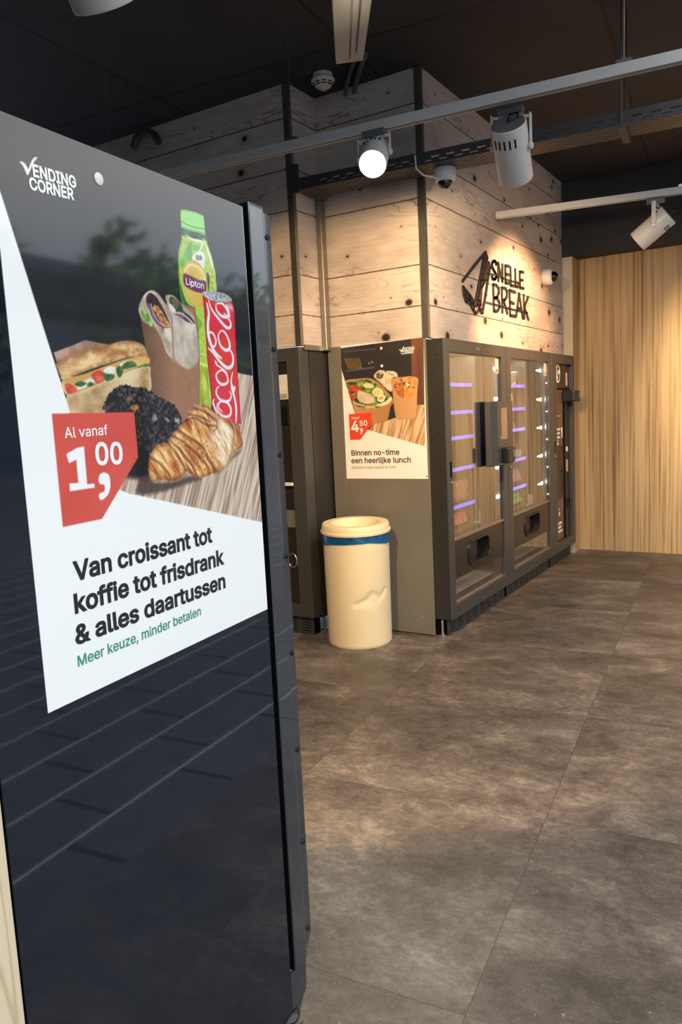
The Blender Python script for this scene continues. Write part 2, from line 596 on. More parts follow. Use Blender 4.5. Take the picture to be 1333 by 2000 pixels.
def put_text(mb, s, p0, ux, uz, width, cap, off=0.0, nrm=Vector((0, 0, 0)), shear=0.0):
    """flat lettering: baseline start p0, unit directions, fitted to width and cap height"""
    pts, faces, x0, x1 = text_geo(s, off, shear)
    sx = width / max(1e-6, x1 - x0)
    sz = cap / CAPH
    vs_ = [mb.v(Vector(p0) + ux * ((p[0] - x0) * sx) + uz * (p[1] * sz) + nrm) for p in pts]
    for f in faces:
        mb.f([vs_[i] for i in f])
D = {'photo':[(-16.5,764.6),(212.2,824.3),(600.9,828.2),(601.5,188.5),(219.2,292.2),(177.2,312.0),(148.0,305.4),(103.8,380.0),(94.3,433.6),(9.6,720.9)],'table':[(545.6,498.8),(567.4,496.3),(611.1,493.1),(637.0,424.2),(609.2,185.2),(219.0,290.5),(165.7,311.6),(198.0,337.2),(261.2,344.8),(333.0,375.5),(458.9,398.1)],'backwood':[(74.8,515.6),(116.3,529.1),(139.6,537.3),(166.2,534.8),(192.1,532.7),(153.2,523.6),(114.5,514.9),(79.2,502.7)],'cap':[(398.3,777.5),(408.1,782.6),(440.8,785.4),(462.9,784.2),(467.7,781.0),(468.7,756.5),(467.3,749.6),(447.6,750.1),(428.2,749.0),(404.1,749.4),(397.1,752.0)],'capline':[(397.6,760.8),(415.8,757.9),(443.0,757.9),(468.0,760.3)],'neck':[(401.4,748.5),(467.9,749.3),(467.6,739.7),(397.4,737.0)],'bottle':[(400.5,743.9),(394.1,727.0),(384.8,709.6),(380.4,685.2),(379.5,653.3),(381.9,625.2),(386.9,606.1),(399.9,566.6),(417.4,521.6),(411.1,430.0),(449.4,429.4),(486.5,630.0),(493.7,676.4),(486.1,709.3),(474.5,734.4),(468.3,749.9),(433.9,748.3)],'leaf1':[(398.8,705.5),(423.2,730.4),(422.2,699.5),(408.1,694.1),(385.0,677.9),(386.6,690.9)],'leaf2':[(381.9,652.1),(390.0,632.2),(399.0,618.7),(414.5,612.1),(418.6,601.0),(392.4,608.3),(383.9,625.1)],'leaf3':[(425.4,725.9),(444.7,725.9),(455.4,721.1),(427.0,716.5)],'leaf4':[(418.6,601.0),(429.3,597.0),(439.2,586.1),(426.2,571.8),(420.8,584.6)],'dark1':[(464.9,681.0),(472.7,673.6),(466.7,647.6),(463.3,655.6)],'label':[(394.4,679.3),(407.8,691.7),(424.7,697.4),(446.4,693.3),(460.3,678.7),(464.8,655.8),(459.2,633.3),(443.3,619.9),(425.8,614.8),(409.9,619.8),(395.6,634.5),(390.1,654.7)],'labelring':[(398.3,675.0),(409.7,685.5),(423.7,689.2),(442.8,686.2),(454.3,676.2),(457.4,666.6)],'banner':[(394.5,669.7),(418.5,668.1),(437.4,664.8),(460.0,664.4),(455.6,644.7),(434.6,641.4),(415.5,643.3),(394.2,649.6)],'lowtag':[(422.4,701.1),(437.6,713.3),(460.4,715.3),(456.4,686.5),(441.0,695.0)],'shine1':[(408.2,739.0),(429.2,734.7),(457.0,734.6),(449.6,720.2),(443.1,712.5)],'shine2':[(460.7,741.8),(472.9,723.9),(482.3,705.3),(485.2,692.2)],'bottleyel':[(472.2,693.7),(489.7,692.9),(492.7,667.8),(492.1,650.6),(469.6,648.0),(475.7,674.0)],'bottlelow':[(421.5,505.2),(445.8,505.1),(447.3,432.1),(413.9,434.3)],'bottleband':[(422.4,512.8),(446.2,508.5)],'bottleband2':[(424.6,530.5),(447.2,529.0)],'liptonL':[(398.2,651.7),(451.9,649.6)],'lowsug':[(432.9,704.1),(451.4,706.9),(434.5,698.9),(452.5,702.1)],'can':[(447.0,637.9),(495.2,632.9),(542.3,637.9),(549.3,621.8),(546.5,537.0),(546.5,397.1),(496.9,402.8),(453.9,425.4),(447.2,520.0),(448.1,607.4)],'canlid':[(447.5,643.4),(457.9,646.9),(490.6,650.1),(524.0,649.1),(541.5,642.3),(539.9,636.8),(509.6,631.5),(473.5,631.5),(452.4,636.8)],'canlid2':[(460.4,643.5),(490.2,647.3),(523.6,645.6),(532.3,639.5),(506.9,635.1),(473.9,634.9)],'cola0':(4.0,[(460.0,446.7),(456.3,440.6),(461.7,428.4),(468.0,418.6)]),'cola1':(4.800000000000001,[(470.4,438.8),(467.7,428.3),(480.0,416.6),(498.1,412.6),(511.2,416.8),(514.1,427.5),(505.9,438.4),(492.3,443.0),(478.3,441.3),(472.6,431.7),(483.8,422.7)]),'cola2':(4.4,[(480.3,471.2),(471.3,466.7),(469.5,456.3),(480.4,445.7),(498.5,442.0),(513.0,445.5),(518.9,454.5),(513.4,461.7)]),'cola3':(4.4,[(509.1,491.9),(493.2,502.1),(474.1,494.7),(475.6,482.5),(489.9,474.8),(509.2,479.5),(509.1,491.9),(505.2,498.9),(490.6,506.5),(479.0,510.5)]),'cola4':(4.0,[(472.5,518.9),(477.5,511.3)]),'cola5':(6.0,[(453.1,542.0),(469.6,532.6),(488.9,517.8),(509.3,507.6),(525.5,510.2),(533.2,521.2),(531.6,535.5),(520.1,545.6)]),'cola6':(5.2,[(528.9,498.7),(522.5,485.1),(522.2,468.9),(529.5,449.0),(533.0,429.0),(530.6,409.0),(528.5,399.6)]),'cola7':(5.2,[(526.0,474.3),(527.7,461.7),(531.8,469.0),(533.4,469.0)]),'cola8':(6.800000000000001,[(458.2,624.8),(462.4,606.7),(456.8,584.2),(457.7,560.5),(471.2,537.3),(493.8,524.9)]),'cola9':(4.0,[(455.7,560.3),(460.4,570.9),(472.1,570.0),(479.4,556.7),(472.2,545.9),(460.9,550.4)]),'cola10':(5.2,[(497.0,576.9),(488.1,565.9),(493.6,548.8),(511.2,541.0),(524.5,547.0),(521.6,562.8),(509.2,576.1),(497.0,576.9)]),'cola11':(5.2,[(464.6,630.5),(471.7,616.0),(493.5,599.2),(516.5,585.4),(530.8,586.5),(532.0,597.2),(513.3,611.4)]),'cola12':(5.2,[(487.8,627.0),(488.0,615.9),(500.5,606.7),(518.8,604.9),(527.3,610.9),(520.9,622.6),(506.3,629.8),(490.9,627.3)]),'cola13':(4.4,[(523.3,629.8),(528.2,618.0),(531.5,606.0)]),'canwhite':[(528.1,630.3),(542.3,630.0),(544.2,619.6),(530.2,621.7)],'cantaste':[(542.5,464.4),(540.7,571.6)],'cup':[(266.7,588.7),(272.5,553.4),(278.2,515.8),(279.7,464.7),(298.0,430.0),(350.5,401.9),(389.8,419.2),(413.0,432.8),(424.8,531.2),(425.7,577.6),(420.8,614.0),(347.9,615.4)],'wrapL':[(265.9,592.0),(271.5,607.4),(284.7,622.1),(302.5,630.1),(319.2,626.1),(331.5,616.3),(342.5,605.3),(352.4,594.9),(349.5,570.9),(348.5,527.6),(349.7,513.4),(330.2,526.7),(319.1,547.9),(307.7,564.3),(299.3,571.4),(276.6,576.3)],'fillL':[(286.6,614.5),(293.5,623.6),(304.2,624.8),(319.7,615.0),(332.4,599.3),(342.7,581.4),(342.8,572.0),(326.5,570.8),(310.5,578.8),(300.2,591.6),(289.6,601.3)],'fillLm':[(301.5,602.4),(311.5,606.5),(322.7,599.9),(333.4,586.9),(342.3,578.3),(341.5,571.9),(327.9,572.4),(315.9,583.9),(307.4,592.3)],'letL':[(270.3,593.4),(278.0,600.1),(286.3,593.4),(294.7,585.1),(303.1,576.6),(299.7,568.7),(283.9,573.5),(273.4,581.7)],'onionL':[(293.5,604.7),(297.6,589.9),(310.3,577.2),(326.5,570.8)],'wrapR':[(337.6,621.3),(345.2,627.3),(360.6,627.3),(378.0,617.7),(393.4,611.2),(410.2,602.0),(418.6,589.0),(420.9,576.4),(424.1,551.6),(422.1,521.8),(409.7,508.3),(392.0,500.4),(372.9,502.6),(356.5,511.0),(348.0,523.1),(347.7,567.3),(349.5,593.8)],'fillR':[(347.3,619.6),(358.1,625.5),(380.0,615.1),(386.7,604.5),(409.5,593.6),(416.1,584.2),(395.3,587.4),(375.1,595.4),(354.8,598.3)],'fillRw':[(346.5,613.2),(358.6,608.1),(364.1,600.7),(354.8,598.3),(346.7,603.8)],'fillRo':[(355.9,596.8),(375.7,601.0),(393.7,597.1),(408.7,586.9),(415.1,583.3),(395.0,585.0),(374.7,592.1)],'fillRo2':[(357.3,597.7),(378.1,598.9),(395.9,592.4),(411.2,584.7)],'fold':[(332.5,610.2),(342.1,597.1),(350.9,586.9),(348.6,547.1),(348.3,518.8)],'breadtop':[(78.0,500.0),(92.0,507.2),(114.7,516.2),(137.4,520.0),(157.4,526.6),(181.8,531.4),(194.3,534.3),(215.9,539.9),(237.6,541.9),(259.6,540.3),(272.6,535.8),(276.2,526.9),(278.0,519.1),(256.7,517.2),(223.3,514.0),(190.8,505.5),(149.7,495.6),(110.6,483.6),(88.2,477.1),(83.7,483.0),(79.6,492.2)],'breadcrumb':[(85.1,480.4),(111.3,489.0),(140.2,496.7),(170.6,506.2),(200.3,515.9),(230.9,523.2),(258.6,532.8),(272.1,531.2),(276.6,520.8),(234.3,515.2),(190.8,505.5),(149.7,495.6),(110.6,483.6),(89.2,477.5)],'burn1':[(105.0,511.7),(120.3,517.2),(139.2,519.0),(136.6,513.1),(121.2,509.7)],'burn2':[(153.2,524.3),(181.7,531.0),(192.1,532.7),(176.9,524.8),(160.6,520.9)],'burn3':[(211.3,537.4),(233.2,541.2),(248.5,541.1),(232.5,535.8)],'burn4':[(77.9,499.4),(88.3,505.7),(101.1,508.9),(94.9,502.0),(81.7,494.9)],'cheese':[(85.4,475.7),(129.4,486.1),(190.5,503.3),(234.1,513.7),(278.6,518.5),(279.4,505.7),(243.2,497.7),(187.6,480.2),(146.1,466.9),(113.0,459.1),(92.5,454.4)],'bun':[(91.4,452.3),(113.0,459.1),(146.2,467.6),(177.2,477.9),(209.4,487.2),(243.1,497.0),(280.2,502.6),(282.2,490.4),(277.4,461.1),(228.6,468.4),(197.9,462.3),(171.1,445.0),(163.8,426.5),(97.3,427.9)],'bunburn':[(92.8,449.6),(107.2,456.4),(121.6,453.6),(131.9,445.3),(128.3,431.4),(97.5,429.3)],'tom1':[(90.0,469.8),(101.8,471.3),(113.6,463.2),(109.4,459.1),(94.5,456.4)],'tom2':[(146.7,487.2),(163.1,493.2),(170.5,489.2),(170.9,476.4),(154.6,472.6),(147.6,478.8)],'green0':[(108.9,470.0),(120.7,475.6),(133.5,473.0),(123.4,467.4)],'green1':[(135.2,471.7),(143.2,474.6),(151.4,470.5),(136.6,467.5)],'green2':[(170.5,489.2),(178.4,487.9),(195.7,486.9),(191.7,479.6),(177.0,476.5),(171.5,480.7)],'green3':[(200.1,497.1),(211.0,500.4),(216.5,493.3),(208.8,482.8),(202.8,485.6)],'green4':[(215.4,502.0),(226.9,508.3),(242.4,509.6),(250.3,501.7),(232.2,498.1),(216.9,496.2)],'green5':[(252.6,501.7),(276.1,507.1),(279.1,503.4),(256.9,500.4)],'white0':[(125.2,474.3),(144.0,480.8),(151.9,474.7),(144.8,471.8),(131.6,473.0)],'white1':[(173.1,493.5),(188.0,499.6),(202.2,497.2),(192.8,488.3),(176.6,489.3)],'white2':[(113.9,466.0),(133.1,470.3),(130.7,466.1),(117.3,463.2)],'white3':[(209.2,503.2),(222.6,508.1),(233.7,510.0),(217.6,502.1)],'cookie':[(164.8,432.3),(170.9,445.0),(185.3,460.9),(207.2,470.0),(220.4,470.9),(241.9,467.0),(262.0,467.2),(278.0,461.3),(295.5,453.6),(316.3,445.6),(340.3,436.5),(355.6,420.0),(355.5,407.2),(341.2,384.2),(317.9,367.4),(291.7,355.7),(273.6,339.5),(256.0,323.6),(214.9,327.4),(222.1,356.2),(230.1,381.0),(235.2,422.8),(197.2,426.9)],'cookieshadow':[(228.0,364.3),(260.7,362.1),(260.6,318.8),(232.2,317.2),(197.0,329.0)],'chunk0':[(225.8,437.1),(242.8,439.9),(247.6,433.8),(236.8,427.9),(227.3,431.1)],'chunk1':[(279.6,420.9),(289.3,422.2),(290.6,412.8),(280.8,411.5)],'chunk2':[(277.0,417.5),(288.3,422.7),(292.0,413.9),(279.4,408.1)],'chunk3':[(308.2,416.7),(316.8,415.6),(325.5,409.0),(318.3,407.6)],'chunk4':[(336.9,415.1),(352.1,412.2),(350.4,402.5),(338.6,407.8)],'chunk5':[(308.1,417.0),(317.7,414.4),(320.8,408.7),(312.5,412.1)],'chunk6':[(273.9,441.9),(291.5,440.1),(289.1,430.0),(274.1,433.4)],'chunk7':[(218.4,447.6),(226.7,453.5),(233.9,449.0),(225.6,444.6)],'croishadow':[(238.3,319.2),(259.2,320.3),(269.6,308.3),(323.4,303.6),(374.3,307.8),(401.2,300.0),(335.1,293.3),(289.0,288.7),(241.5,289.4),(224.1,296.1)],'croishadow2':[(470.7,312.9),(501.4,333.9),(535.1,344.5),(545.7,349.4),(534.5,338.9),(507.1,328.0),(479.9,312.1),(442.5,304.8)],'croissant':[(373.0,410.0),(376.9,419.8),(394.6,431.2),(411.7,435.1),(434.6,435.4),(448.3,428.6),(462.1,419.6),(482.3,410.3),(506.4,402.5),(528.4,399.0),(540.8,392.2),(542.6,379.2),(547.4,364.1),(546.1,353.0),(528.6,344.9),(504.8,335.5),(497.6,328.8),(486.6,315.2),(470.7,312.9),(442.9,308.3),(418.8,303.5),(395.8,302.3),(374.7,311.1),(359.4,319.2),(347.7,310.3),(323.5,304.4),(306.2,307.8),(284.2,310.0),(269.6,308.3),(259.2,320.3),(258.4,332.9),(263.0,351.2),(274.1,364.6),(291.7,371.4),(311.5,372.6),(319.3,374.6),(325.5,384.0),(342.1,394.6),(362.0,407.0)],'crolight':[(467.5,414.2),(496.7,401.0),(513.8,384.1),(518.0,365.7),(502.1,339.3),(480.4,315.7),(456.9,324.8),(448.1,351.9),(439.2,376.8),(453.3,395.4)],'crease0':[(316.8,374.8),(340.8,362.0),(362.2,342.4),(381.5,322.3),(393.1,303.4)],'crease1':[(373.0,410.0),(397.9,412.6),(430.3,399.7),(462.2,395.1),(452.2,386.7)],'crease2':[(325.5,384.0),(350.1,374.6),(390.4,350.5),(426.4,318.5),(430.8,305.9)],'crease3':[(263.0,351.2),(287.7,338.3),(307.7,320.6),(316.0,306.0)],'crease4':[(506.4,402.5),(520.2,383.8),(516.0,362.1),(499.9,334.0)],'crease5':[(394.6,431.2),(427.4,423.8),(460.7,407.4),(465.2,395.0)],'crease6':[(376.9,419.8),(409.4,415.7),(442.5,404.5)],'crease7':[(311.5,372.6),(330.0,357.8),(345.8,338.6),(359.4,319.2)],'crease8':[(342.1,394.6),(372.1,380.1),(413.8,357.5),(449.2,311.2)],'tag':[(60.4,428.3),(234.5,427.1),(234.9,352.4),(140.5,263.1),(60.6,262.8)],'check':[(46.7,770.6),(52.3,772.1),(57.4,769.2),(60.9,765.2),(65.0,772.3),(69.9,779.7),(74.4,783.9),(79.0,784.5),(71.9,776.5),(65.8,766.4),(59.8,757.0),(57.4,756.4),(54.2,762.3),(51.0,767.5)],'one':[(80.5,368.6),(102.8,376.6),(116.9,377.5),(116.3,320.0),(130.8,319.6),(131.5,313.4),(80.6,313.3),(81.2,325.1),(98.4,324.1),(99.1,359.0),(84.2,354.7)],'comma':[(141.0,326.1),(145.2,332.8),(154.4,334.6),(163.4,330.4),(165.7,322.2),(164.5,309.1),(157.0,298.2),(144.2,292.5),(138.6,296.1),(140.5,303.1),(150.8,305.5),(152.5,314.8),(145.2,317.0),(141.3,321.0)],'plug1':[(197.8,784.7)],'b_photo':[(-2.3,828.2),(602.9,844.0),(588.5,197.7),(201.3,307.3),(163.3,327.8),(105.8,414.5),(2.7,765.4)],'b_brown':[(521.8,842.4),(597.9,844.4),(591.3,447.2),(546.9,447.0),(528.9,574.0),(515.7,629.7)],'b_shelf1':[(53.5,804.4),(275.3,802.3)],'b_shelf2':[(58.2,684.5),(259.0,691.6)],'b_bot0':[(53.8,759.0),(79.0,701.2)],'b_bot1':[(74.2,757.4),(97.0,699.9)],'b_bot2':[(94.4,755.9),(115.0,698.6)],'b_bot3':[(114.6,754.3),(132.8,697.4)],'b_bot4':[(134.7,752.7),(150.7,696.1)],'b_bot5':[(154.7,751.2),(168.4,694.8)],'b_dots0':[(225.0,722.2),(227.6,719.7)],'b_dots1':[(247.2,727.6),(249.8,725.0)],'b_table':[(539.3,448.7),(591.4,448.1),(589.5,196.7),(201.3,306.4),(230.9,344.8),(297.0,352.0),(400.4,378.9)],'b_bowl':[(37.1,613.8),(151.1,630.5),(223.0,628.2),(287.1,598.2),(338.7,548.2),(384.1,489.7),(385.7,466.2),(363.4,443.8),(341.2,369.4),(297.0,352.0),(231.0,345.8),(164.8,356.7),(105.8,414.5),(92.4,480.4)],'b_salad':[(42.5,608.6),(150.7,623.4),(222.7,621.1),(281.2,589.2),(327.5,539.5),(368.4,495.2),(370.2,476.3),(306.9,446.4),(196.8,437.1),(130.3,449.7),(95.2,480.2),(62.9,564.0)],'b_green0':[(127.8,612.9),(156.1,618.3),(193.7,594.5),(176.2,576.6),(137.7,588.4)],'b_green1':[(238.5,497.1),(265.3,486.2),(275.3,466.8),(242.3,463.6),(226.3,473.9)],'b_green2':[(264.7,585.5),(296.6,569.4),(285.3,560.7),(258.6,571.7)],'b_green3':[(192.5,570.8),(240.8,544.4),(228.4,516.6),(196.8,546.8)],'b_tom0':[(75.3,582.5),(93.0,595.9),(121.0,591.8),(130.2,574.5),(113.5,556.3),(85.3,557.9)],'b_tom1':[(62.6,559.2),(85.0,553.1),(81.1,534.0),(67.1,537.2)],'b_tom2':[(75.2,529.5),(95.4,535.7),(108.6,518.1),(93.3,497.2),(79.5,505.2)],'b_tom3':[(119.9,570.3),(148.4,578.2),(166.8,558.0),(140.8,540.4),(113.0,546.7)],'b_tom4':[(106.4,530.3),(123.4,531.7),(119.3,507.9),(105.5,513.5)],'b_cuc0':[(238.1,544.5),(252.8,565.0),(280.3,570.4),(312.1,554.5),(321.7,530.4),(304.7,512.6),(266.5,509.8),(242.6,525.3)],'b_cuc1':[(177.1,595.5),(205.2,603.3),(243.2,591.5),(255.9,571.9),(230.8,563.9),(187.0,571.2)],'b_cucin':[(254.5,543.6),(274.1,554.3),(295.4,546.0),(300.2,531.6),(278.0,523.4),(259.1,526.8)],'b_turk':[(129.0,531.4),(141.8,559.5),(174.7,548.1),(207.4,536.7),(250.1,510.7),(254.2,482.1),(215.1,469.7),(160.0,479.5),(133.1,502.4)],'b_turk2':[(96.0,494.7),(131.9,478.5),(178.8,466.6),(175.6,457.2),(131.1,464.1),(103.4,475.0)],'b_turk3':[(91.9,470.7),(130.6,454.5),(175.2,450.0),(141.3,444.4),(107.8,450.7)],'b_egg':[(277.4,509.3),(305.2,524.3),(331.6,511.1),(325.3,492.7),(303.0,477.3),(276.2,485.7)],'b_eggy':[(282.6,504.3),(304.8,514.9),(317.6,500.1),(300.8,489.2),(282.0,492.5)],'b_egg2':[(324.7,478.6),(371.4,504.3),(370.4,481.0),(334.6,459.3),(280.1,452.4),(258.5,458.1)],'b_cheese':[(186.7,456.7),(247.6,458.6),(246.8,444.4),(191.5,442.1)],'b_cup':[(376.1,606.6),(395.2,619.3),(458.3,620.7),(499.9,621.6),(550.8,611.4),(559.0,585.8),(550.1,527.0),(533.8,376.1),(463.4,369.5),(400.3,376.6),(384.5,499.0)],'b_wrA':[(456.3,596.9),(473.9,618.7),(510.2,620.9),(540.0,596.2),(549.1,568.2),(526.7,519.2),(494.7,495.6),(457.3,497.5)],'b_wrAi':[(459.7,592.1),(483.3,595.2),(518.8,579.2),(541.3,564.1),(522.6,546.9),(486.9,558.2),(461.5,573.5)],'b_wrAw':[(472.3,582.1),(490.4,581.0),(497.6,566.7),(481.9,563.1)],'b_wrAg':[(459.8,594.4),(469.5,577.6),(502.4,557.3),(476.8,565.7),(459.1,578.3)],'b_wrB':[(387.4,564.1),(420.7,599.1),(452.7,610.9),(452.1,500.1),(417.1,515.9),(397.0,540.3)],'b_wrBi':[(393.1,573.0),(426.0,598.8),(449.8,604.2),(440.9,579.4),(408.4,558.2)],'b_wrC':[(255.5,642.5),(285.1,668.6),(312.2,671.4),(338.3,655.6),(334.2,567.2),(308.2,587.5),(266.6,623.0)],'b_wrCi':[(267.5,641.7),(290.2,663.6),(317.1,661.7),(324.3,642.6),(309.8,620.2),(282.8,621.9)],'b_wrD':[(338.3,655.6),(376.0,662.3),(412.4,650.5),(422.8,622.1),(384.5,617.7),(378.4,541.3),(349.4,547.6),(334.4,571.9)],'b_wrDi':[(354.3,654.5),(391.5,654.3),(409.2,636.9),(380.0,634.2)],'b_divide':[(455.7,583.1),(455.7,497.6)],'b_tag':[(61.3,412.5),(227.8,415.7),(228.2,344.9),(137.8,248.5),(62.6,248.8)],'b_check':[(438.3,786.2),(447.2,785.5),(453.7,780.4),(463.2,795.5),(468.6,801.0),(472.2,799.3),(462.7,784.2),(455.9,772.0),(450.8,772.4)],'b_comma':[(139.0,315.0),(150.6,322.4),(160.3,313.4),(158.4,298.9),(147.5,283.7),(138.5,284.9),(147.0,296.4),(140.7,304.3)],'b_plug1':[(315.8,803.5)],'b_plug2':[(314.5,696.9)],'emblem':[[(4.723,2.209),(4.915,2.324),(5.142,2.45)],[(5.142,2.45),(5.174,2.414)],[(5.11,2.409),(5.02,2.248),(4.944,2.111)],[(5.145,2.414),(5.066,2.253),(4.988,2.108),(4.952,2.074)],[(5.174,2.414),(5.1,2.257),(5.051,2.203)],[(4.726,2.173),(4.832,2.132),(4.952,2.074)],[(4.726,2.173),(4.738,2.122),(4.771,2.087),(4.844,2.078),(4.89,2.047),(4.932,2.022)],[(4.759,2.132),(4.825,2.104),(4.883,2.09),(4.919,2.067)],[(4.932,2.022),(4.995,2.048),(5.026,2.087),(5.051,2.203),(5.123,2.26),(5.15,2.308),(5.202,2.389)],[(5.202,2.389),(5.224,2.355),(5.197,2.306),(5.129,2.162),(5.057,2.035)],[(5.057,2.035),(5.024,2.054),(4.995,2.048)],[(4.964,2.077),(5.011,2.11),(5.03,2.152)]],'letters':[('S',[(5.348,2.397),(5.343,2.411),(5.312,2.415),(5.281,2.402),(5.267,2.377),(5.296,2.352),(5.338,2.332),(5.343,2.307),(5.311,2.289),(5.274,2.29),(5.263,2.304)]),('N',[(5.392,2.29),(5.393,2.411)]),('N',[(5.393,2.411),(5.475,2.293)]),('N',[(5.475,2.293),(5.482,2.412)]),('E',[(5.628,2.419),(5.541,2.414),(5.54,2.292),(5.627,2.297)]),('E',[(5.54,2.355),(5.611,2.357)]),('L',[(5.655,2.414),(5.654,2.287),(5.73,2.289)]),('L',[(5.761,2.416),(5.758,2.29),(5.844,2.295)]),('E',[(5.953,2.418),(5.865,2.412),(5.866,2.293),(5.954,2.296)]),('E',[(5.866,2.35),(5.935,2.356)]),('B',[(5.284,2.25),(5.29,2.071)]),('B',[(5.284,2.25),(5.339,2.252),(5.395,2.237),(5.392,2.202),(5.353,2.17),(5.286,2.159)]),('B',[(5.286,2.159),(5.359,2.164),(5.401,2.139),(5.399,2.1),(5.353,2.072),(5.29,2.071)]),('R',[(5.461,2.073),(5.459,2.248)]),('R',[(5.459,2.248),(5.531,2.252),(5.57,2.234),(5.561,2.193),(5.513,2.167),(5.46,2.159)]),('R',[(5.493,2.16),(5.567,2.075)]),('E',[(5.749,2.246),(5.624,2.248),(5.627,2.066),(5.76,2.07)]),('E',[(5.628,2.164),(5.716,2.159)]),('A',[(5.767,2.073),(5.841,2.247),(5.919,2.067)]),('A',[(5.792,2.134),(5.879,2.133)]),('K',[(5.951,2.246),(5.957,2.069)]),('K',[(6.057,2.243),(5.964,2.154),(6.056,2.068)]),('rule',[(5.215,2.317),(5.394,2.322),(5.548,2.317),(5.867,2.323)]),('rule',[(5.114,2.114),(5.33,2.115),(5.589,2.114),(6.035,2.116)])]}
T = {'t1': ('Al vanaf',(80.3,392.2),(169.2,393.1),14.9,'tagwhite',0.012),'t2': ('1',(79.3,313.1),(132.8,312.8),64.8,'tagwhite',0.05),'t3': ('00',(137.7,348.4),(197.8,345.8),33.0,'tagwhite',0.035),'t4': (',',(139.6,320.0),(165.5,317.3),18.9,'tagwhite',0.05),'t5': ('Van croissant tot',(71.7,179.0),(422.8,178.2),28.2,'ink',0.044),'t6': ('koffie tot frisdrank',(67.5,130.5),(456.5,128.9),28.2,'ink',0.044),'t7': ('& alles daartussen',(63.4,83.1),(454.8,81.8),27.6,'ink',0.044),'t8': ('Meer keuze, minder betalen',(63.8,48.8),(370.9,48.3),16.2,'green',0.02),'l1': ('ENDING',(68.2,757.2),(149.1,759.8),15.8,'white',0.045),'l2': ('CORNER',(59.8,738.1),(142.4,741.5),15.4,'white',0.045),'lip': ('Lipton',(398.2,651.7),(451.9,649.6),11.4,'white',0.012),'ls': ('LOW IN',(432.9,704.1),(451.3,705.6),4.6,'ink',0.01),'ls2': ('SUGAR',(434.6,699.4),(453.1,702.2),4.6,'ink',0.01),'b_t1': ('Vanaf',(79.5,379.2),(141.3,379.8),17.4,'tagwhite',0.0),'b_t2': ('4',(75.7,300.3),(132.7,302.1),65.7,'tagwhite',0.04),'b_t3': ('50',(138.4,335.4),(194.4,336.4),31.8,'tagwhite',0.03),'b_t4': (',',(138.3,301.9),(160.9,302.7),18.4,'tagwhite',0.05),'b_t5': ('Binnen no-time',(67.5,148.4),(412.7,149.8),33.5,'ink2',0.024),'b_t6': ('een heerlijke lunch',(64.8,99.1),(488.9,101.7),33.5,'ink2',0.024),'b_t7': ('Salades,wraps,sapjes & meer',(64.0,64.0),(389.3,65.7),17.8,'olive',0.008),'b_l1': ('ENDING',(462.3,774.2),(542.2,777.5),19.1,'white',0.02),'b_l2': ('CORNER',(451.0,755.1),(534.7,756.4),19.1,'white',0.02)}


# ------------------------------------------------------------------ printed pictures (poster artwork in millimetres)
def s2l(a):
    a = np.asarray(a, dtype=np.float64) / 255.0
    return np.where(a <= 0.04045, a / 12.92, ((a + 0.055) / 1.055) ** 2.4)


def hash2(ix, iy, seed):
    h = (ix.astype(np.int64) * 374761393 + iy.astype(np.int64) * 668265263 + seed * 974711) & 0x7fffffff
    h = ((h ^ (h >> 13)) * 1274126177) & 0x7fffffff
    return ((h ^ (h >> 16)) & 0xffff) / 65535.0


def vnoise(x, y, seed=0):
    ix, iy = np.floor(x), np.floor(y)
    fx, fy = x - ix, y - iy
    fx, fy = fx * fx * (3 - 2 * fx), fy * fy * (3 - 2 * fy)
    a, b = hash2(ix, iy, seed), hash2(ix + 1, iy, seed)
    c, d = hash2(ix, iy + 1, seed), hash2(ix + 1, iy + 1, seed)
    return (a * (1 - fx) + b * fx) * (1 - fy) + (c * (1 - fx) + d * fx) * fy


def fbm(x, y, seed=0, n=4):
    o = np.zeros_like(x)
    w = 0.5
    for k in range(n):
        o += w * vnoise(x, y, seed + k * 17)
        x, y, w = x * 2.03, y * 2.03, w * 0.5
    return o / (1 - 0.5 ** n)


def spline(pts, closed=True, k=5):
    p = np.array(pts, float)
    n = len(p)
    out = []
    for i in range(n if closed else n - 1):
        p0 = p[(i - 1) % n] if closed or i > 0 else p[0]
        p1, p2 = p[i], p[(i + 1) % n]
        p3 = p[(i + 2) % n] if closed or i + 2 < n else p[-1]
        for j in range(k):
            t = j / k
            out.append(0.5 * ((2 * p1) + (-p0 + p2) * t + (2 * p0 - 5 * p1 + 4 * p2 - p3) * t * t + (-p0 + 3 * p1 - 3 * p2 + p3) * t ** 3))
    if not closed:
        out.append(p[-1])
    return np.array(out)


def seg_dist(px, py, a, b):
    d = b - a
    t = np.clip(((px - a[0]) * d[0] + (py - a[1]) * d[1]) / max(1e-9, d @ d), 0, 1)
    return np.hypot(px - a[0] - t * d[0], py - a[1] - t * d[1])


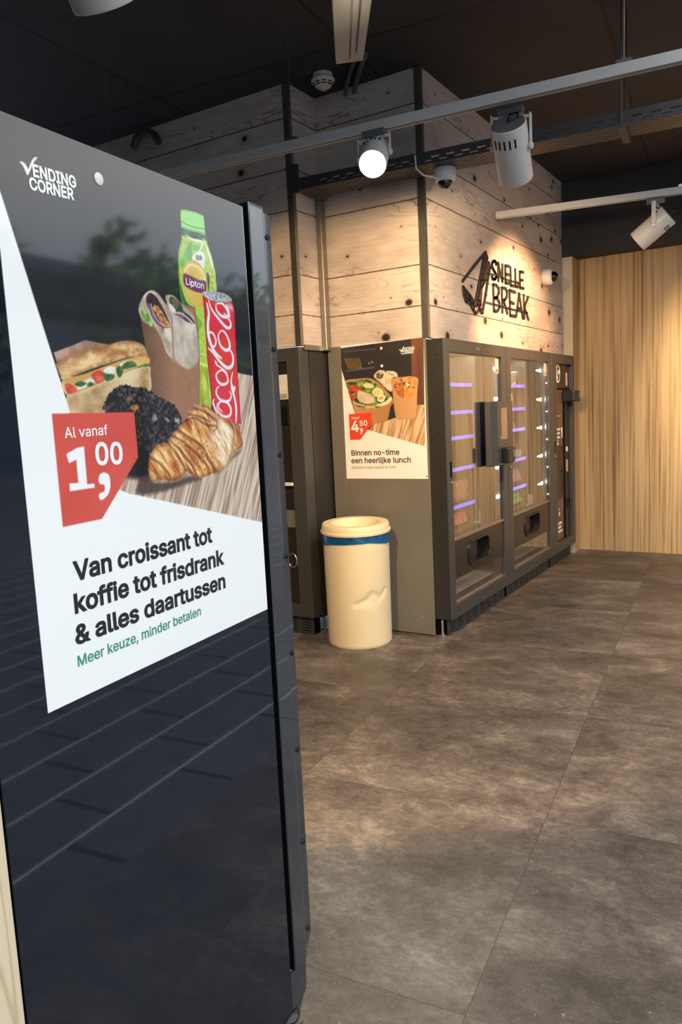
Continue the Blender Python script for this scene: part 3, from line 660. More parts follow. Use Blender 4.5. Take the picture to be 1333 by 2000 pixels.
class Print:
    def __init__(self, w, h, step):
        self.nx, self.ny = int(w / step) + 1, int(h / step) + 1
        self.x, self.y = np.meshgrid(np.linspace(0, w, self.nx), np.linspace(0, h, self.ny))
        self.c = np.zeros(self.x.shape + (3,)) + 245.0
        self.step = step

    def win(self, p, pad):
        p = np.array(p)
        i0, i1 = np.searchsorted(self.x[0], [p[:, 0].min() - pad, p[:, 0].max() + pad])
        j0, j1 = np.searchsorted(self.y[:, 0], [p[:, 1].min() - pad, p[:, 1].max() + pad])
        return (slice(max(0, j0), j1), slice(max(0, i0), i1))

    def put(self, w, alpha, col):
        if callable(col):
            col = col(self.x[w], self.y[w])
        self.c[w] = self.c[w] * (1 - alpha[..., None]) + np.asarray(col, float) * alpha[..., None]

    def inside(self, p, X, Y):
        ins = np.zeros(X.shape, bool)
        dist = np.full(X.shape, 1e9)
        n = len(p)
        for i in range(n):
            a, b = p[i], p[(i + 1) % n]
            dist = np.minimum(dist, seg_dist(X, Y, a, b))
            cond = ((a[1] > Y) != (b[1] > Y))
            xi = a[0] + (Y - a[1]) * (b[0] - a[0]) / (b[1] - a[1] + 1e-12)
            ins ^= cond & (X < xi)
        return np.where(ins, -dist, dist)

    def poly(self, pts, col, smooth=True, soft=None, opacity=1.0, rough=0.0, rscale=0.3, edge=None):
        soft = soft or self.step * 0.7
        p = spline(pts) if smooth else np.array(pts, float)
        w = self.win(p, soft + rough + 1)
        X, Y = self.x[w], self.y[w]
        if X.size == 0:
            return
        sd = self.inside(p, X, Y)
        if rough:
            sd = sd + (fbm(X * rscale, Y * rscale, 5, 3) - 0.5) * 2 * rough
        al = np.clip(0.5 - sd / (2 * soft), 0, 1) * opacity
        self.put(w, al, col)
        if edge:
            ec, ew, eo = edge
            self.put(w, al * np.clip(1 + sd / ew, 0, 1) * eo, ec)

    def line(self, pts, width, col, smooth=True, opacity=1.0, taper=False, soft=None):
        soft = soft or self.step * 0.7
        p = spline(pts, False) if smooth else np.array(pts, float)
        w = self.win(p, width + soft + 1)
        X, Y = self.x[w], self.y[w]
        if X.size == 0:
            return
        d = np.full(X.shape, 1e9)
        n = len(p)
        for i in range(n - 1):
            hw = width / 2 * ((0.35 + 0.65 * math.sin(math.pi * (i + 0.5) / n)) if taper else 1.0)
            d = np.minimum(d, seg_dist(X, Y, p[i], p[i + 1]) - hw)
        self.put(w, np.clip(0.5 - d / (2 * soft), 0, 1) * opacity, col)

    def dot(self, c, r, col, soft=None, opacity=1.0):
        self.line([c, (c[0] + .01, c[1])], 2 * r, col, False, opacity, soft=soft)


def two(c0, c1, sx, sy, seed=1, n=4, lo=0.3, hi=0.7):
    c0, c1 = np.array(c0, float), np.array(c1, float)

    def f(x, y):
        t = np.clip((fbm(x * sx, y * sy, seed, n) - lo) / (hi - lo), 0, 1)[..., None]
        return c0 * (1 - t) + c1 * t
    return f


def three(c0, c1, c2, sx, sy, seed=1, rot=0.0, n=5):
    c0, c1, c2 = (np.array(c, float) for c in (c0, c1, c2))
    cr, sr = math.cos(rot), math.sin(rot)

    def f(x, y):
        u, v = x * cr + y * sr, -x * sr + y * cr
        t = np.clip((fbm(u * sx, v * sy, seed, n) - 0.28) / 0.44, 0, 1)[..., None]
        return np.where(t < 0.5, c0 * (1 - 2 * t) + c1 * 2 * t, c1 * (2 - 2 * t) + c2 * (2 * t - 1))
    return f


def lrgrad(x0, x1, c0, c1, seed=3, amp=8):
    c0, c1 = np.array(c0, float), np.array(c1, float)

    def f(x, y):
        t = np.clip((x - x0) / (x1 - x0), 0, 1)[..., None]
        return c0 * (1 - t) + c1 * t + (fbm(x * .15, y * .15, seed) - .5)[..., None] * 2 * amp
    return f


TABLE = dict(c0=(150, 124, 104), c1=(205, 182, 158), c2=(226, 208, 186))


def paint_one():
    P = Print(602.0, 828.0, 1.25)
    P.c[:] = (246, 248, 244)
    D['photo'][:2] = [(-20, 850), (640, 850)]
    P.poly(D['photo'], two((16, 18, 24), (26, 28, 34), .012, .012, 2), smooth=False)
    P.poly(D['backwood'], two((150, 118, 96), (190, 158, 132), .05, .02, 8), smooth=False)
    P.poly(D['table'], three(TABLE['c0'], TABLE['c1'], TABLE['c2'], .012, .22, 3, math.radians(62)), smooth=False)
    P.poly(D['photo'], (246, 248, 244), smooth=False, opacity=0)
    # bottle
    P.poly(D['bottle'], lrgrad(85, 260, (70, 140, 62), (176, 205, 76), 4, 22), edge=((40, 84, 40), 5, .5))
    P.poly(D['neck'], two((26, 50, 40), (60, 110, 70), .12, .2, 3))
    P.poly(D['leaf1'], two((96, 170, 74), (132, 196, 92), .06, .06, 5))
    P.poly(D['leaf2'], (46, 104, 48)); P.poly(D['leaf3'], (120, 190, 90)); P.poly(D['leaf4'], (120, 180, 66))
    P.poly(D['bottleyel'], two((168, 190, 60), (214, 214, 90), .2, .1, 4))
    for i in range(9):
        a = D['bottleyel']
        yy = a[0][1] - 6 - i * 11
        P.line([(a[0][0] + 1, yy), (a[0][0] + 13, yy - 1)], 1.6, (92, 130, 40), opacity=.7)
    P.poly(D['bottlelow'], two((140, 160, 44), (206, 214, 96), .09, .04, 4), smooth=False)
    P.line(D['bottleband'], 4, (222, 232, 130)); P.line(D['bottleband2'], 3, (200, 220, 110))
    P.line(D['shine1'], 5, (236, 244, 240), opacity=.8, taper=True); P.line(D['shine2'], 7, (240, 246, 236), opacity=.8, taper=True)
    P.poly(D['lowtag'], (232, 236, 230)); P.poly(D['dark1'], (24, 60, 50))
    P.poly(D['label'], two((214, 178, 84), (232, 200, 112), .02, .02, 3), edge=((196, 160, 70), 5, .6))
    P.line(D['labelring'], 5, (242, 218, 140))
    P.poly(D['banner'], (112, 40, 92))
    P.poly(D['cap'], lrgrad(205, 285, (112, 196, 96), (150, 220, 116), 3, 6), edge=((70, 140, 60), 4, .5))
    P.line(D['capline'], 1.8, (66, 140, 60)); P.line([(p[0], p[1] - 7) for p in D['capline']], 1.5, (80, 156, 72), opacity=.6)
    # wrap in a paper cup
    P.poly(D['cup'], lrgrad(200, 345, (52, 40, 40), (160, 114, 86), 6, 7), smooth=False, edge=((80, 56, 44), 4, .4))
    P.poly(D['wrapL'], two((176, 158, 138), (226, 214, 196), .06, .05, 3), edge=((140, 112, 90), 3, .5))
    P.poly(D['letL'], two((104, 140, 62), (190, 208, 140), .16, .1, 4))
    P.poly(D['fillL'], two((38, 24, 26), (96, 58, 50), .14, .1, 5))
    P.poly(D['fillLm'], three((90, 48, 30), (188, 128, 70), (226, 184, 120), .25, .25, 6))
    P.line(D['onionL'], 6, (132, 84, 104)); P.line([(p[0] + 5, p[1] + 2) for p in D['onionL']], 2, (226, 206, 214))
    P.poly(D['wrapR'], two((178, 162, 146), (222, 210, 194), .05, .04, 9), edge=((128, 102, 84), 4, .6))
    for i in range(26):
        r = random.Random(i)
        P.dot((r.uniform(272, 345), r.uniform(490, 605)), r.uniform(.8, 3.4), (138, 104, 82), 2.0, .55) if r.random() < .8 else None
    P.poly(D['fillR'], three((30, 50, 28), (62, 92, 44), (120, 90, 90), .12, .12, 3)); P.poly(D['fillRw'], (222, 220, 204))
    P.poly(D['fillRo'], two((92, 50, 74), (150, 100, 128), .2, .08, 3)); P.line(D['fillRo2'], 3, (214, 186, 200))
    P.line(D['fold'], 2.5, (130, 104, 86), opacity=.7)
    # can
    P.poly(D['can'], lrgrad(370, 470, (96, 18, 30), (222, 46, 54), 5, 5), smooth=False, edge=((90, 16, 24), 5, .45))
    P.poly(D['canwhite'], (244, 214, 214), opacity=.7, soft=4)
    i = 0
    while 'cola%d' % i in D:
        wd, pl = D['cola%d' % i]
        P.line(pl, wd * 1.25, (238, 236, 238), taper=True)
        i += 1
    P.poly(D['canlid'], two((150, 152, 160), (226, 228, 232), .12, .3, 5), edge=((110, 112, 120), 3, .6)); P.poly(D['canlid2'], two((110, 112, 122), (206, 208, 214), .3, .5, 6))
    # filled bread
    P.poly(D['breadtop'], three((176, 116, 66), (226, 184, 122), (244, 216, 164), .022, .05, 3), edge=((150, 96, 54), 5, .5))
    P.poly(D['breadcrumb'], three((158, 112, 70), (206, 164, 112), (234, 204, 156), .11, .2, 7), opacity=.8, soft=3)
    for n in ('burn1', 'burn2', 'burn3', 'burn4'):
        P.poly(D[n], (128, 66, 38), soft=7, opacity=.75, rough=4)
    P.poly(D['cheese'], two((206, 158, 84), (240, 206, 138), .02, .09, 4))
    P.poly(D['bun'], three((166, 130, 84), (206, 178, 132), (228, 208, 166), .03, .03, 8), edge=((236, 208, 150), 5, .7))
    P.poly(D['bunburn'], two((156, 100, 56), (214, 176, 120), .04, .03, 4), soft=8, opacity=.6)
    for n in ('tom1', 'tom2'):
        P.poly(D[n], two((196, 66, 50), (226, 108, 84), .1, .1, 4))
    for i in range(4):
        P.poly(D['white%d' % i], two((220, 216, 196), (246, 244, 232), .1, .1, 4))
    for i in range(6):
        P.poly(D['green%d' % i], two((40, 82, 42), (96, 138, 76), .14, .1, 4 + i))
    # cookie
    P.poly(D['cookie'], three((12, 9, 10), (36, 28, 28), (92, 78, 74), .22, .22, 3), rough=3.5, rscale=.2)
    P.poly(D['cookieshadow'], (14, 12, 14), soft=5)
    for i, c in enumerate([(196, 130, 74), (150, 142, 132), (160, 150, 134), (182, 170, 148), (196, 184, 160), (150, 140, 130), (44, 40, 44), (170, 116, 80)]):
        P.poly(D['chunk%d' % i], two(np.array(c) * .72, c, .3, .3, i), smooth=False, soft=1.5)
    # croissant
    P.poly(D['croishadow'], (70, 56, 48), soft=4, opacity=.92, rough=2); P.poly(D['croishadow2'], (90, 72, 60), soft=4, opacity=.85)
    P.poly(D['croissant'], three((150, 78, 34), (212, 142, 70), (248, 214, 150), .035, .16, 11, math.radians(-52)), rough=2.2, rscale=.15, edge=((126, 64, 28), 9, .75))
    P.poly(D['crolight'], three((216, 160, 96), (250, 230, 192), (255, 250, 236), .05, .2, 4, math.radians(-58)), soft=14, opacity=.85, rough=4)
    for i in range(9):
        P.line(D['crease%d' % i], 5, (104, 52, 24), opacity=.75, taper=True, soft=2.2)
        P.line([(p[0] + 3, p[1] + 5) for p in D['crease%d' % i]], 5, (255, 226, 170), opacity=.5, taper=True, soft=3)
    for i in range(110):
        r = random.Random(i + 50)
        P.dot((r.uniform(330, 470), r.uniform(315, 398)), r.uniform(.8, 2.6), (250, 220, 160) if r.random() < .6 else (150, 84, 40), 1.2, .55) if r.random() < .75 else None
    # back to the white sheet outside the picture
    Z = np.array([(-20, 764.6), (9.6, 720.9), (94.3, 433.6), (103.8, 380), (103.8, 300), (219.2, 292.2), (601.5, 188.5), (640, 188), (640, -20), (-20, -20)])
    P.poly(Z, (246, 248, 244), smooth=False)
    P.poly(D['tag'], two((208, 74, 60), (216, 84, 70), .01, .01, 3), smooth=False)
    P.poly(D['check'], (246, 246, 242))
    P.poly(D['one'], (248, 248, 244), smooth=False)
    P.poly(D['comma'], (248, 248, 244))
    return P


def paint_two():
    P = Print(602.0, 842.0, 2.2)
    P.c[:] = (250, 246, 236)
    g = lambda n: D['b_' + n]
    P.poly(g('photo'), two((24, 22, 22), (34, 31, 30), .01, .01, 2), smooth=False)
    P.poly(g('brown'), two((92, 52, 34), (116, 68, 44), .03, .006, 3), smooth=False)
    P.line(g('shelf1'), 9, (70, 64, 92), soft=4); P.line(g('shelf2'), 10, (84, 80, 112), soft=4)
    for i in range(6):
        P.line(g('bot%d' % i), 13, (128, 104, 48), soft=4, opacity=.8)
        P.dot(g('bot%d' % i)[1], 6, (140, 70, 44), 3, .7)
    P.line(g('dots0'), 14, (170, 120, 110), soft=4, opacity=.8); P.line(g('dots1'), 14, (170, 120, 110), soft=4, opacity=.8)
    P.poly(g('table'), three((166, 122, 84), (214, 174, 128), (236, 204, 160), .008, .1, 3, math.radians(70)), smooth=False)
    P.poly(g('wrC'), two((200, 180, 146), (240, 226, 200), .03, .03, 2), edge=((150, 120, 84), 5, .5)); P.poly(g('wrCi'), three((40, 56, 34), (120, 96, 70), (226, 206, 176), .07, .07, 5))
    P.poly(g('wrD'), two((206, 186, 148), (240, 226, 196), .03, .03, 3), edge=((150, 120, 84), 5, .5)); P.poly(g('wrDi'), two((120, 150, 80), (226, 224, 190), .08, .08, 3))
    P.poly(g('bowl'), lrgrad(60, 380, (204, 150, 92), (176, 122, 70), 3, 6), edge=((142, 96, 54), 6, .5))
    P.poly(g('salad'), three((26, 46, 20), (70, 104, 40), (150, 170, 84), .06, .06, 4), edge=((224, 178, 124), 8, .8))
    for i in range(4):
        P.poly(g('green%d' % i), two((60, 96, 34), (170, 190, 100), .1, .1, i))
    for i in range(5):
        P.poly(g('tom%d' % i), two((170, 40, 24), (216, 84, 50), .06, .06, i), edge=((236, 130, 90), 4, .5))
    for i in range(2):
        P.poly(g('cuc%d' % i), (222, 222, 150), edge=((110, 140, 60), 6, .9))
    P.poly(g('cucin'), two((190, 200, 110), (226, 226, 160), .1, .1, 3))
    for n, c in (('turk', (232, 208, 182)), ('turk2', (226, 194, 160)), ('turk3', (222, 186, 150)), ('cheese', (226, 190, 120))):
        P.poly(g(n), two(np.array(c) * .9, c, .03, .05, 3), edge=((176, 128, 90), 5, .6))
    P.poly(g('egg'), (248, 240, 222)); P.poly(g('eggy'), (232, 170, 74)); P.poly(g('egg2'), two((236, 214, 160), (250, 240, 214), .04, .04, 3))
    P.poly(g('cup'), lrgrad(400, 580, (198, 148, 96), (214, 164, 108), 3, 7), edge=((140, 98, 60), 6, .5))
    P.poly(g('wrB'), two((170, 92, 44), (224, 150, 84), .06, .04, 3)); P.poly(g('wrBi'), three((96, 40, 24), (170, 84, 44), (240, 214, 180), .1, .1, 3))
    P.poly(g('wrA'), two((206, 118, 50), (240, 164, 84), .04, .03, 5)); P.poly(g('wrAi'), three((110, 60, 26), (206, 120, 60), (244, 200, 150), .1, .1, 7)); P.poly(g('wrAg'), (44, 66, 32)); P.poly(g('wrAw'), (246, 236, 214))
    P.line(g('divide'), 5, (120, 64, 32))
    ph = g('photo')
    P.poly([(-30, 780), ph[-1], ph[-2], ph[-3], ph[-4], ph[3], ph[2], (640, 195), (640, -30), (-30, -30)], (250, 246, 236), smooth=False)
    P.poly(g('tag'), (228, 66, 34), smooth=False)
    P.poly(g('check'), (250, 246, 236))
    P.poly(g('comma'), (250, 246, 236))
    return P


INK = {}


def poster_mesh(name, P, w, h, org, ux, uz, nrm, texts, parent, o):
    """one printed sheet with real thickness; artwork per vertex, lettering as raised ink outlines"""
    nx, ny = P.nx, P.ny
    org, ux, uz, nrm = Vector(org), Vector(ux), Vector(uz), Vector(nrm)
    co = np.empty((ny * nx, 3))
    X, Y = P.x.ravel() / 1000, P.y.ravel() / 1000
    for k in range(3):
        co[:, k] = org[k] - o[k] + ux[k] * X + uz[k] * Y + nrm[k] * 0.0012
    idx = np.arange(ny * nx).reshape(ny, nx)
    q = np.stack([idx[:-1, :-1], idx[:-1, 1:], idx[1:, 1:], idx[1:, :-1]], -1).reshape(-1, 4)
    mb = MB(o)
    cs = []
    for a, b in ((0, 0), (w / 1000, 0), (w / 1000, h / 1000), (0, h / 1000)):
        cs.append(org + ux * a + uz * b)
    mb.prism(cs, nrm * 0.001)
    for s, a, b, cap, col, off in texts:
        mb.mi = INK[col]
        d = Vector((b[0] - a[0], b[1] - a[1]))
        L = d.length / 1000
        d.normalize()
        du, dv = ux * d.x + uz * d.y, uz * d.x - ux * d.y
        put_text(mb, s, org + ux * (a[0] / 1000) + uz * (a[1] / 1000), du, dv, L, cap / 1000, off, nrm * 0.0017)
    tb = mb.bm
    bmesh.ops.recalc_face_normals(tb, faces=tb.faces)
    tb.verts.index_update()
    tv = np.array([v.co[:] for v in tb.verts])
    tf = [([v.index for v in f.verts], f.material_index) for f in tb.faces]
    tb.free()
    n0 = len(co)
    me = bpy.data.meshes.new(name)
    me.vertices.add(n0 + len(tv))
    me.vertices.foreach_set('co', np.concatenate([co, tv]).ravel().astype(np.float32))
    loops = np.concatenate([q.ravel(), np.array([i + n0 for f, _ in tf for i in f], dtype=np.int64)])
    sizes = np.array([4] * len(q) + [len(f) for f, _ in tf])
    me.loops.add(len(loops))
    me.loops.foreach_set('vertex_index', loops.astype(np.int32))
    me.polygons.add(len(sizes))
    me.polygons.foreach_set('loop_start', np.concatenate([[0], np.cumsum(sizes)[:-1]]).astype(np.int32))
    me.polygons.foreach_set('material_index', np.array([0] * len(q) + [m for _, m in tf], dtype=np.int32))
    me.update(calc_edges=True)
    at = me.attributes.new('print', 'FLOAT_COLOR', 'POINT')
    rgba = np.ones((n0 + len(tv), 4), np.float32)
    rgba[:n0, :3] = s2l(np.clip(P.c, 0, 255)).reshape(-1, 3)
    rgba[n0:, :3] = s2l((245, 246, 242))
    at.data.foreach_set('color', rgba.ravel())
    for m in POSTER_MATS:
        me.materials.append(m)
    ob = bpy.data.objects.new(name, me)
    COL.objects.link(ob)
    ob.parent = parent
    return ob


# ------------------------------------------------------------------ materials
M_wood = wood_mat('white_washed_pine')
M_lam = laminate_mat('striped_laminate')
M_floor = floor_mat()
M_ceil = ceiling_mat()
M_pave = paving_mat()
M_pale = mat('pale_edge_band', (206, 188, 160), .5, nscale=4)
M_dark = mat('charcoal_paint', (27, 30, 35), .6)
M_render = mat('grey_render', (120, 118, 116), .8, bump=.3)
M_navy = mat('black_gloss_sheet', (20, 26, 36), .035, nscale=5, var=.12, spec=.6, rvar=.03, bump=.008, bscale=60)
M_profile = mat('dark_powder_coat', (25, 33, 45), .36, nscale=300, var=.05, bump=.06, bscale=700, spec=1.0, coat=1.0)
M_black = mat('black_gap', (8, 8, 9), .8, spec=.1)
M_blackplastic = mat('black_plastic', (18, 18, 20), .35)
M_grey = mat('vending_grey', (66, 66, 63), .38, nscale=60, var=.03)
M_taupe = mat('taupe_side_sheet', (116, 111, 100), .45, nscale=8, var=.04)
M_greydark = mat('vending_dark_side', (48, 47, 44), .35, var=.04)
M_grille = mat('grille_black', (54, 56, 55), .5)
M_steel = mat('brushed_steel', (176, 176, 172), .3, .9, nscale=40)
M_trim = mat('aluminium_trim', (150, 148, 140), .32, .85, nscale=8, var=.1)
M_chrome = mat('bright_screw', (214, 212, 206), .15, 1.0)
M_panel = mat('brown_black_panel', (44, 40, 37), .32, var=.05)
M_pine = None
M_binw = mat('cream_plastic', (230, 213, 172), .42, nscale=3, var=.03, bump=.04, bscale=30)
M_liner = mat('blue_bin_bag', (20, 82, 128), .25, var=.35, nscale=26, bump=.5, bscale=34)
M_lampw = mat('grey_white_lamp', (206, 202, 196), .36, var=.03)
M_lampg = mat('lamp_rear_grey', (92, 94, 94), .5)
M_rail = mat('rail_white', (196, 194, 188), .42, var=.03)
M_tray = mat('galvanised_dark', (74, 74, 74), .5, .3, var=.1)
M_white = mat('white_plastic', (226, 226, 220), .4, var=.03)
M_ivory = mat('ivory_plastic', (216, 208, 188), .45, var=.03)
M_dome = mat('tinted_dome', (10, 11, 14), .06, spec=.8)
M_sign = mat('anthracite_sign', (34, 33, 36), .5, var=.06)
M_int = mat('cabinet_lining', (140, 128, 106), .45, .2)
M_traylight = mat('pale_tray', (196, 192, 178), .4)
M_shelf = mat('shelf_metal', (150, 150, 150), .3, .6)
M_bulb = mat('lit_lamp_lens', (255, 240, 210), .3, emit=(255, 232, 190), estr=60.0)
M_lens = mat('lamp_lens', (200, 190, 170), .15, emit=(255, 224, 178), estr=2.0)
M_ledglint = mat('white_led', (240, 250, 246), .3, emit=(224, 255, 240), estr=26.0)  # real LEDs, and the glowing dots modelled for their reflections
M_ledsoft = mat('led_strip', (240, 244, 246), .3, emit=(236, 246, 255), estr=28.0)
M_purple = mat('violet_shelf_light', (120, 112, 230), .4, emit=(116, 108, 255), estr=2.6)
M_purple2 = mat('dim_violet_shelf_light', (120, 112, 230), .4, emit=(120, 116, 255), estr=1.1)
M_screen = mat('reader_screen', (30, 60, 44), .1, emit=(70, 150, 110), estr=.25)
M_amber = mat('amber_display', (150, 122, 96), .25, var=.15, nscale=40)
M_pinklabel = mat('pink_label', (232, 196, 178), .5)
M_paper = mat('white_paper', (236, 234, 226), .5)
M_cream = mat('beige_label', (206, 176, 136), .5)
M_glass = glass_mat('cabinet_glass')
M_brownposter = mat('brown_print', (104, 82, 64), .3, var=.3, nscale=7)
M_print = attr_mat('poster_print', .05, 0.0)
M_print2 = attr_mat('poster_print_matt', .45, 0.0)


def inkmat(n, c):
    return mat('ink_' + n, c, .4, var=.02, coat=.4)


POSTER_MATS = [M_print, inkmat('paper', (248, 248, 244)), inkmat('black', (22, 23, 27)), inkmat('brown', (58, 38, 30)), inkmat('teal', (62, 146, 110)), inkmat('olive', (150, 160, 108)), inkmat('white', (248, 248, 244))]
for i_, n_ in enumerate(('tagwhite', 'ink', 'ink2', 'green', 'olive', 'white')):
    INK[n_] = i_ + 1


def pine_mat():
    t = NT('raw_pine')
    x, y, z = t.sepx(t.pos())
    f = t.noise(t.comb(t.math('MULTIPLY', x, 14.0), t.math('MULTIPLY', y, 14.0), t.math('MULTIPLY', z, 1.6)), 1.0, 2.0, .5, .8)
    s = t.math('POWER', t.math('MULTIPLY_ADD', t.math('SINE', t.math('MULTIPLY', f, 46.0)), .5, .5), 6.0)
    c = t.mix(t.math('MULTIPLY', s, .55), lin((222, 204, 170)), lin((176, 146, 106)))
    vo = t.new('ShaderNodeTexVoronoi')
    t.l.new(t.comb(x, y, z), vo.inputs['Vector'])
    vo.inputs['Scale'].default_value = 5.0
    c = t.mix(t.math('LESS_THAN', vo.outputs['Distance'], .03), c, lin((120, 78, 50)))
    t.l.new(c, t.b.inputs['Base Color'])
    t.b.inputs['Roughness'].default_value = .6
    return t.m


M_pine = pine_mat()


# ------------------------------------------------------------------ the setting
def aprism(name, a0, a1, b0, b1, z0, z1, m):
    mb = MB()
    mb.prism([AW(a0, b0, z0), AW(a1, b0, z0), AW(a1, b1, z0), AW(a0, b1, z0)], (0, 0, z1 - z0))
    return struct(mb.build(name, m))


def apoly(name, pts, z0, z1, m):
    mb = MB()
    mb.prism([AW(a, b, z0) for a, b in pts], (0, 0, z1 - z0))
    return struct(mb.build(name, m))


apoly('floor', [(-1.8, .03), (4.4, .03), (4.4, -1.9), (8.8, -1.9), (8.8, 6.6), (-1.8, 6.6)], -.12, 0, M_floor)
apoly('ceiling', [(-1.8, -.1), (4.3, -.1), (4.3, -2.0), (8.8, -2.0), (8.8, 6.6), (-1.8, 6.6)], 3.33, 3.42, M_ceil)
apoly('pavement', [(-14, .03), (-14, -22), (50, -22), (50, -1.9), (4.4, -1.9), (4.4, .03)], -.12, 0, M_pave)
aprism('wall_west', -1.9, -1.8, 0.03, 6.6, 0, 3.33, M_render)
aprism('wall_back', -1.8, 4.0, 6.5, 6.6, 0, 3.33, M_render)
aprism('wall_front', -1.8, 4.3, -.1, 0.03, 3.24, 3.33, M_dark)
aprism('wall_front_far', 4.4, 8.8, -2.0, -1.9, 3.26, 3.33, M_dark)
aprism('wall_corner', 6.2, 8.8, -2.0, -1.9, 0, 3.26, M_dark)
struct(MB().box(7.31, 7.41, -1.18, 2.6, 0, 3.33).build('wall_right', M_lam))
struct(MB().box(7.08, 7.308, -1.17, 2.3, 2.69, 3.328).build('wall_bulkhead', M_dark))
struct(MB().box(4.19, 7.05, 1.95, 1.98, 1.824, 3.329).build('wall_boarded_right', M_wood))
struct(MB().box(4.19, 4.22, 1.981, 2.664, 1.824, 3.329).build('wall_boarded_left', M_wood))
struct(MB().box(3.9, 4.22, 2.665, 2.695, 1.824, 3.329).build('wall_boarded_return', M_wood))
struct(MB().box(3.9, 3.93, 2.696, 6.4, 1.824, 3.329).build('wall_boarded_far', M_wood))
pl = MB()
pl.box(7.1, 7.309, 1.872, 2.3, 0, 2.69)
pl.bm.faces.ensure_lookup_table()
for f_ in pl.bm.faces:
    f_.material_index = 1 if f_.normal.x < -.5 or abs(f_.calc_center_median().x - 7.1) < 1e-4 else 0
struct(pl.build('trim_1', [M_lam, M_pale]))
for k_, (x_, y_, z0_) in enumerate(((4.19, 1.95, 1.824), (3.9, 2.665, 1.824))):
    tb_ = MB()
    tb_.box(x_ - .004, x_ - .0005, y_ - .004, y_ + .036, z0_, 3.328)
    tb_.box(x_ - .0005, x_ + .026, y_ - .004, y_ - .0005, z0_, 3.328)
    struct(tb_.build('trim_%d' % (k_ + 2), M_trim))
struct(MB().box(4.135, 4.189, 2.625, 2.664, 1.80, 2.72).build('trim_4', M_trim, bev=.006))
struct(MB().box(3.93, 4.134, 2.655, 2.664, 1.80, 1.832).build('trim_5', M_trim))

# across the street: trees and a dark building, only ever seen mirrored in the print and the black sheet
M_leaf = mat('leaves', (116, 150, 66), .6, var=.8, nscale=3.0)
M_bark = mat('bark', (70, 58, 48), .8)
bld = MB()
bld.prism([AW(-14, -19, 0), AW(48, -19, 0), AW(48, -21, 0), AW(-14, -21, 0)], (0, 0, 7.2))
struct(bld.build('building_opposite', mat('dark_facade', (96, 110, 130), .7)))
aw = MB()
aw.prism([AW(-6, -8.0, 3.35), AW(24, -8.0, 3.35), AW(24, -9.2, 3.35), AW(-6, -9.2, 3.35)], (0, 0, .55))
for a_ in (-6, 4, 14, 23.8):
    aw.prism([AW(a_, -8.5, 0), AW(a_ + .15, -8.5, 0), AW(a_ + .15, -8.65, 0), AW(a_, -8.65, 0)], (0, 0, 3.36))
struct(aw.build('canopy_opposite', M_dark))
for k_ in range(7):
    r_ = random.Random(k_)
    base = AW(7.6 + k_ * 3.4, -11.5 + r_.uniform(-.8, .8))
    t_ = thing('tree', 'leafy green trees across the street, mirrored in the near poster', 'tree', base, 0, 'trees across the street')
    MB(base).lathe(base, (0, 0, 1), [(.16, 0), (.12, 2.2), (.06, 3.4)], 8).build('trunk', M_bark, t_)
    cr = MB(base)
    for j in range(420):
        th_, ph_ = r_.uniform(0, 6.283), math.acos(r_.uniform(-1, 1))
        rr_ = r_.uniform(.55, 1.0)
        c_ = base + Vector((math.cos(th_) * math.sin(ph_) * 1.55 * rr_, math.sin(th_) * math.sin(ph_) * 1.4 * rr_, 4.0 + math.cos(ph_) * 2.05 * rr_))
        ax = Vector((r_.uniform(-1, 1), r_.uniform(-1, 1), r_.uniform(-1, 1))).normalized()
        bx = ax.orthogonal().normalized()
        cx_ = ax.cross(bx)
        s_ = r_.uniform(.12, .28)
        cr.f([cr.v(c_ + bx * s_), cr.v(c_ + cx_ * s_ * .6), cr.v(c_ - bx * s_), cr.v(c_ - cx_ * s_ * .6)])
    cr.build('crown', M_leaf, t_)

# ------------------------------------------------------------------ near machine on the left, seen from its side
B0 = 0.8631                                     # the plane of its side sheet
bp = Vector((0.66, B0, 0))
near = thing('vending_machine', 'dark vending machine close at the left, its side carrying the big drinks and croissant poster', 'vending machine', AW(0.66, B0, 0), TH)
MB(bp).box(.668, 1.352, B0 + .004, B0 + .74, .06, 1.815).build('cabinet', M_navy, near)
sh = MB(bp)
sh.prism([(.66, B0, .045), (1.352, B0, .045), (1.352, B0, 1.826), (.66, B0, 1.826)], (0, .003, 0))
sh.build('side_sheet', M_navy, near)
# door edge profile: raised flange, rounded step, flat screw strip, cut corners at the foot
fl = MB(bp)
fl.prism([(1.3525, B0 - .0002, .045), (1.39, B0 - .0002, .036), (1.418, B0 - .0002, .05), (1.4235, B0 - .0002, .136), (1.3655, B0 - .0002, .136), (1.3525, B0 - .0002, .136)], (0, .004, 0))
prof = [(1.3655, B0 + .03), (1.3655, B0 - .0045), (1.368, B0 - .0065), (1.4175, B0 - .0065), (1.4215, B0 - .005), (1.4245, B0 - .001), (1.4265, B0 + .001), (1.4575, B0 + .001), (1.4575, B0 + .03)]
tops = [1.838, 1.838, 1.838, 1.838, 1.837, 1.832, 1.831, 1.829, 1.829]
bots = [.136, .136, .136, .136, .136, .136, .137, .172, .172]
lo_ = [fl.v((s_, b_, z_)) for (s_, b_), z_ in zip(prof, bots)]
hi_ = [fl.v((s_, b_, z_)) for (s_, b_), z_ in zip(prof, tops)]
for i_ in range(len(prof)):
    j_ = (i_ + 1) % len(prof)
    fl.f([lo_[i_], lo_[j_], hi_[j_], hi_[i_]])
fl.f(hi_)
fl.f(lo_[::-1])
fl.build('edge_profile', M_profile, near)
gs_ = MB(bp)
gs_.box(1.3525, 1.3654, B0 + .022, B0 + .03, .1365, 1.829)
gs_.box(1.3521, 1.3526, B0 + .003, B0 + .022, .1365, 1.825)
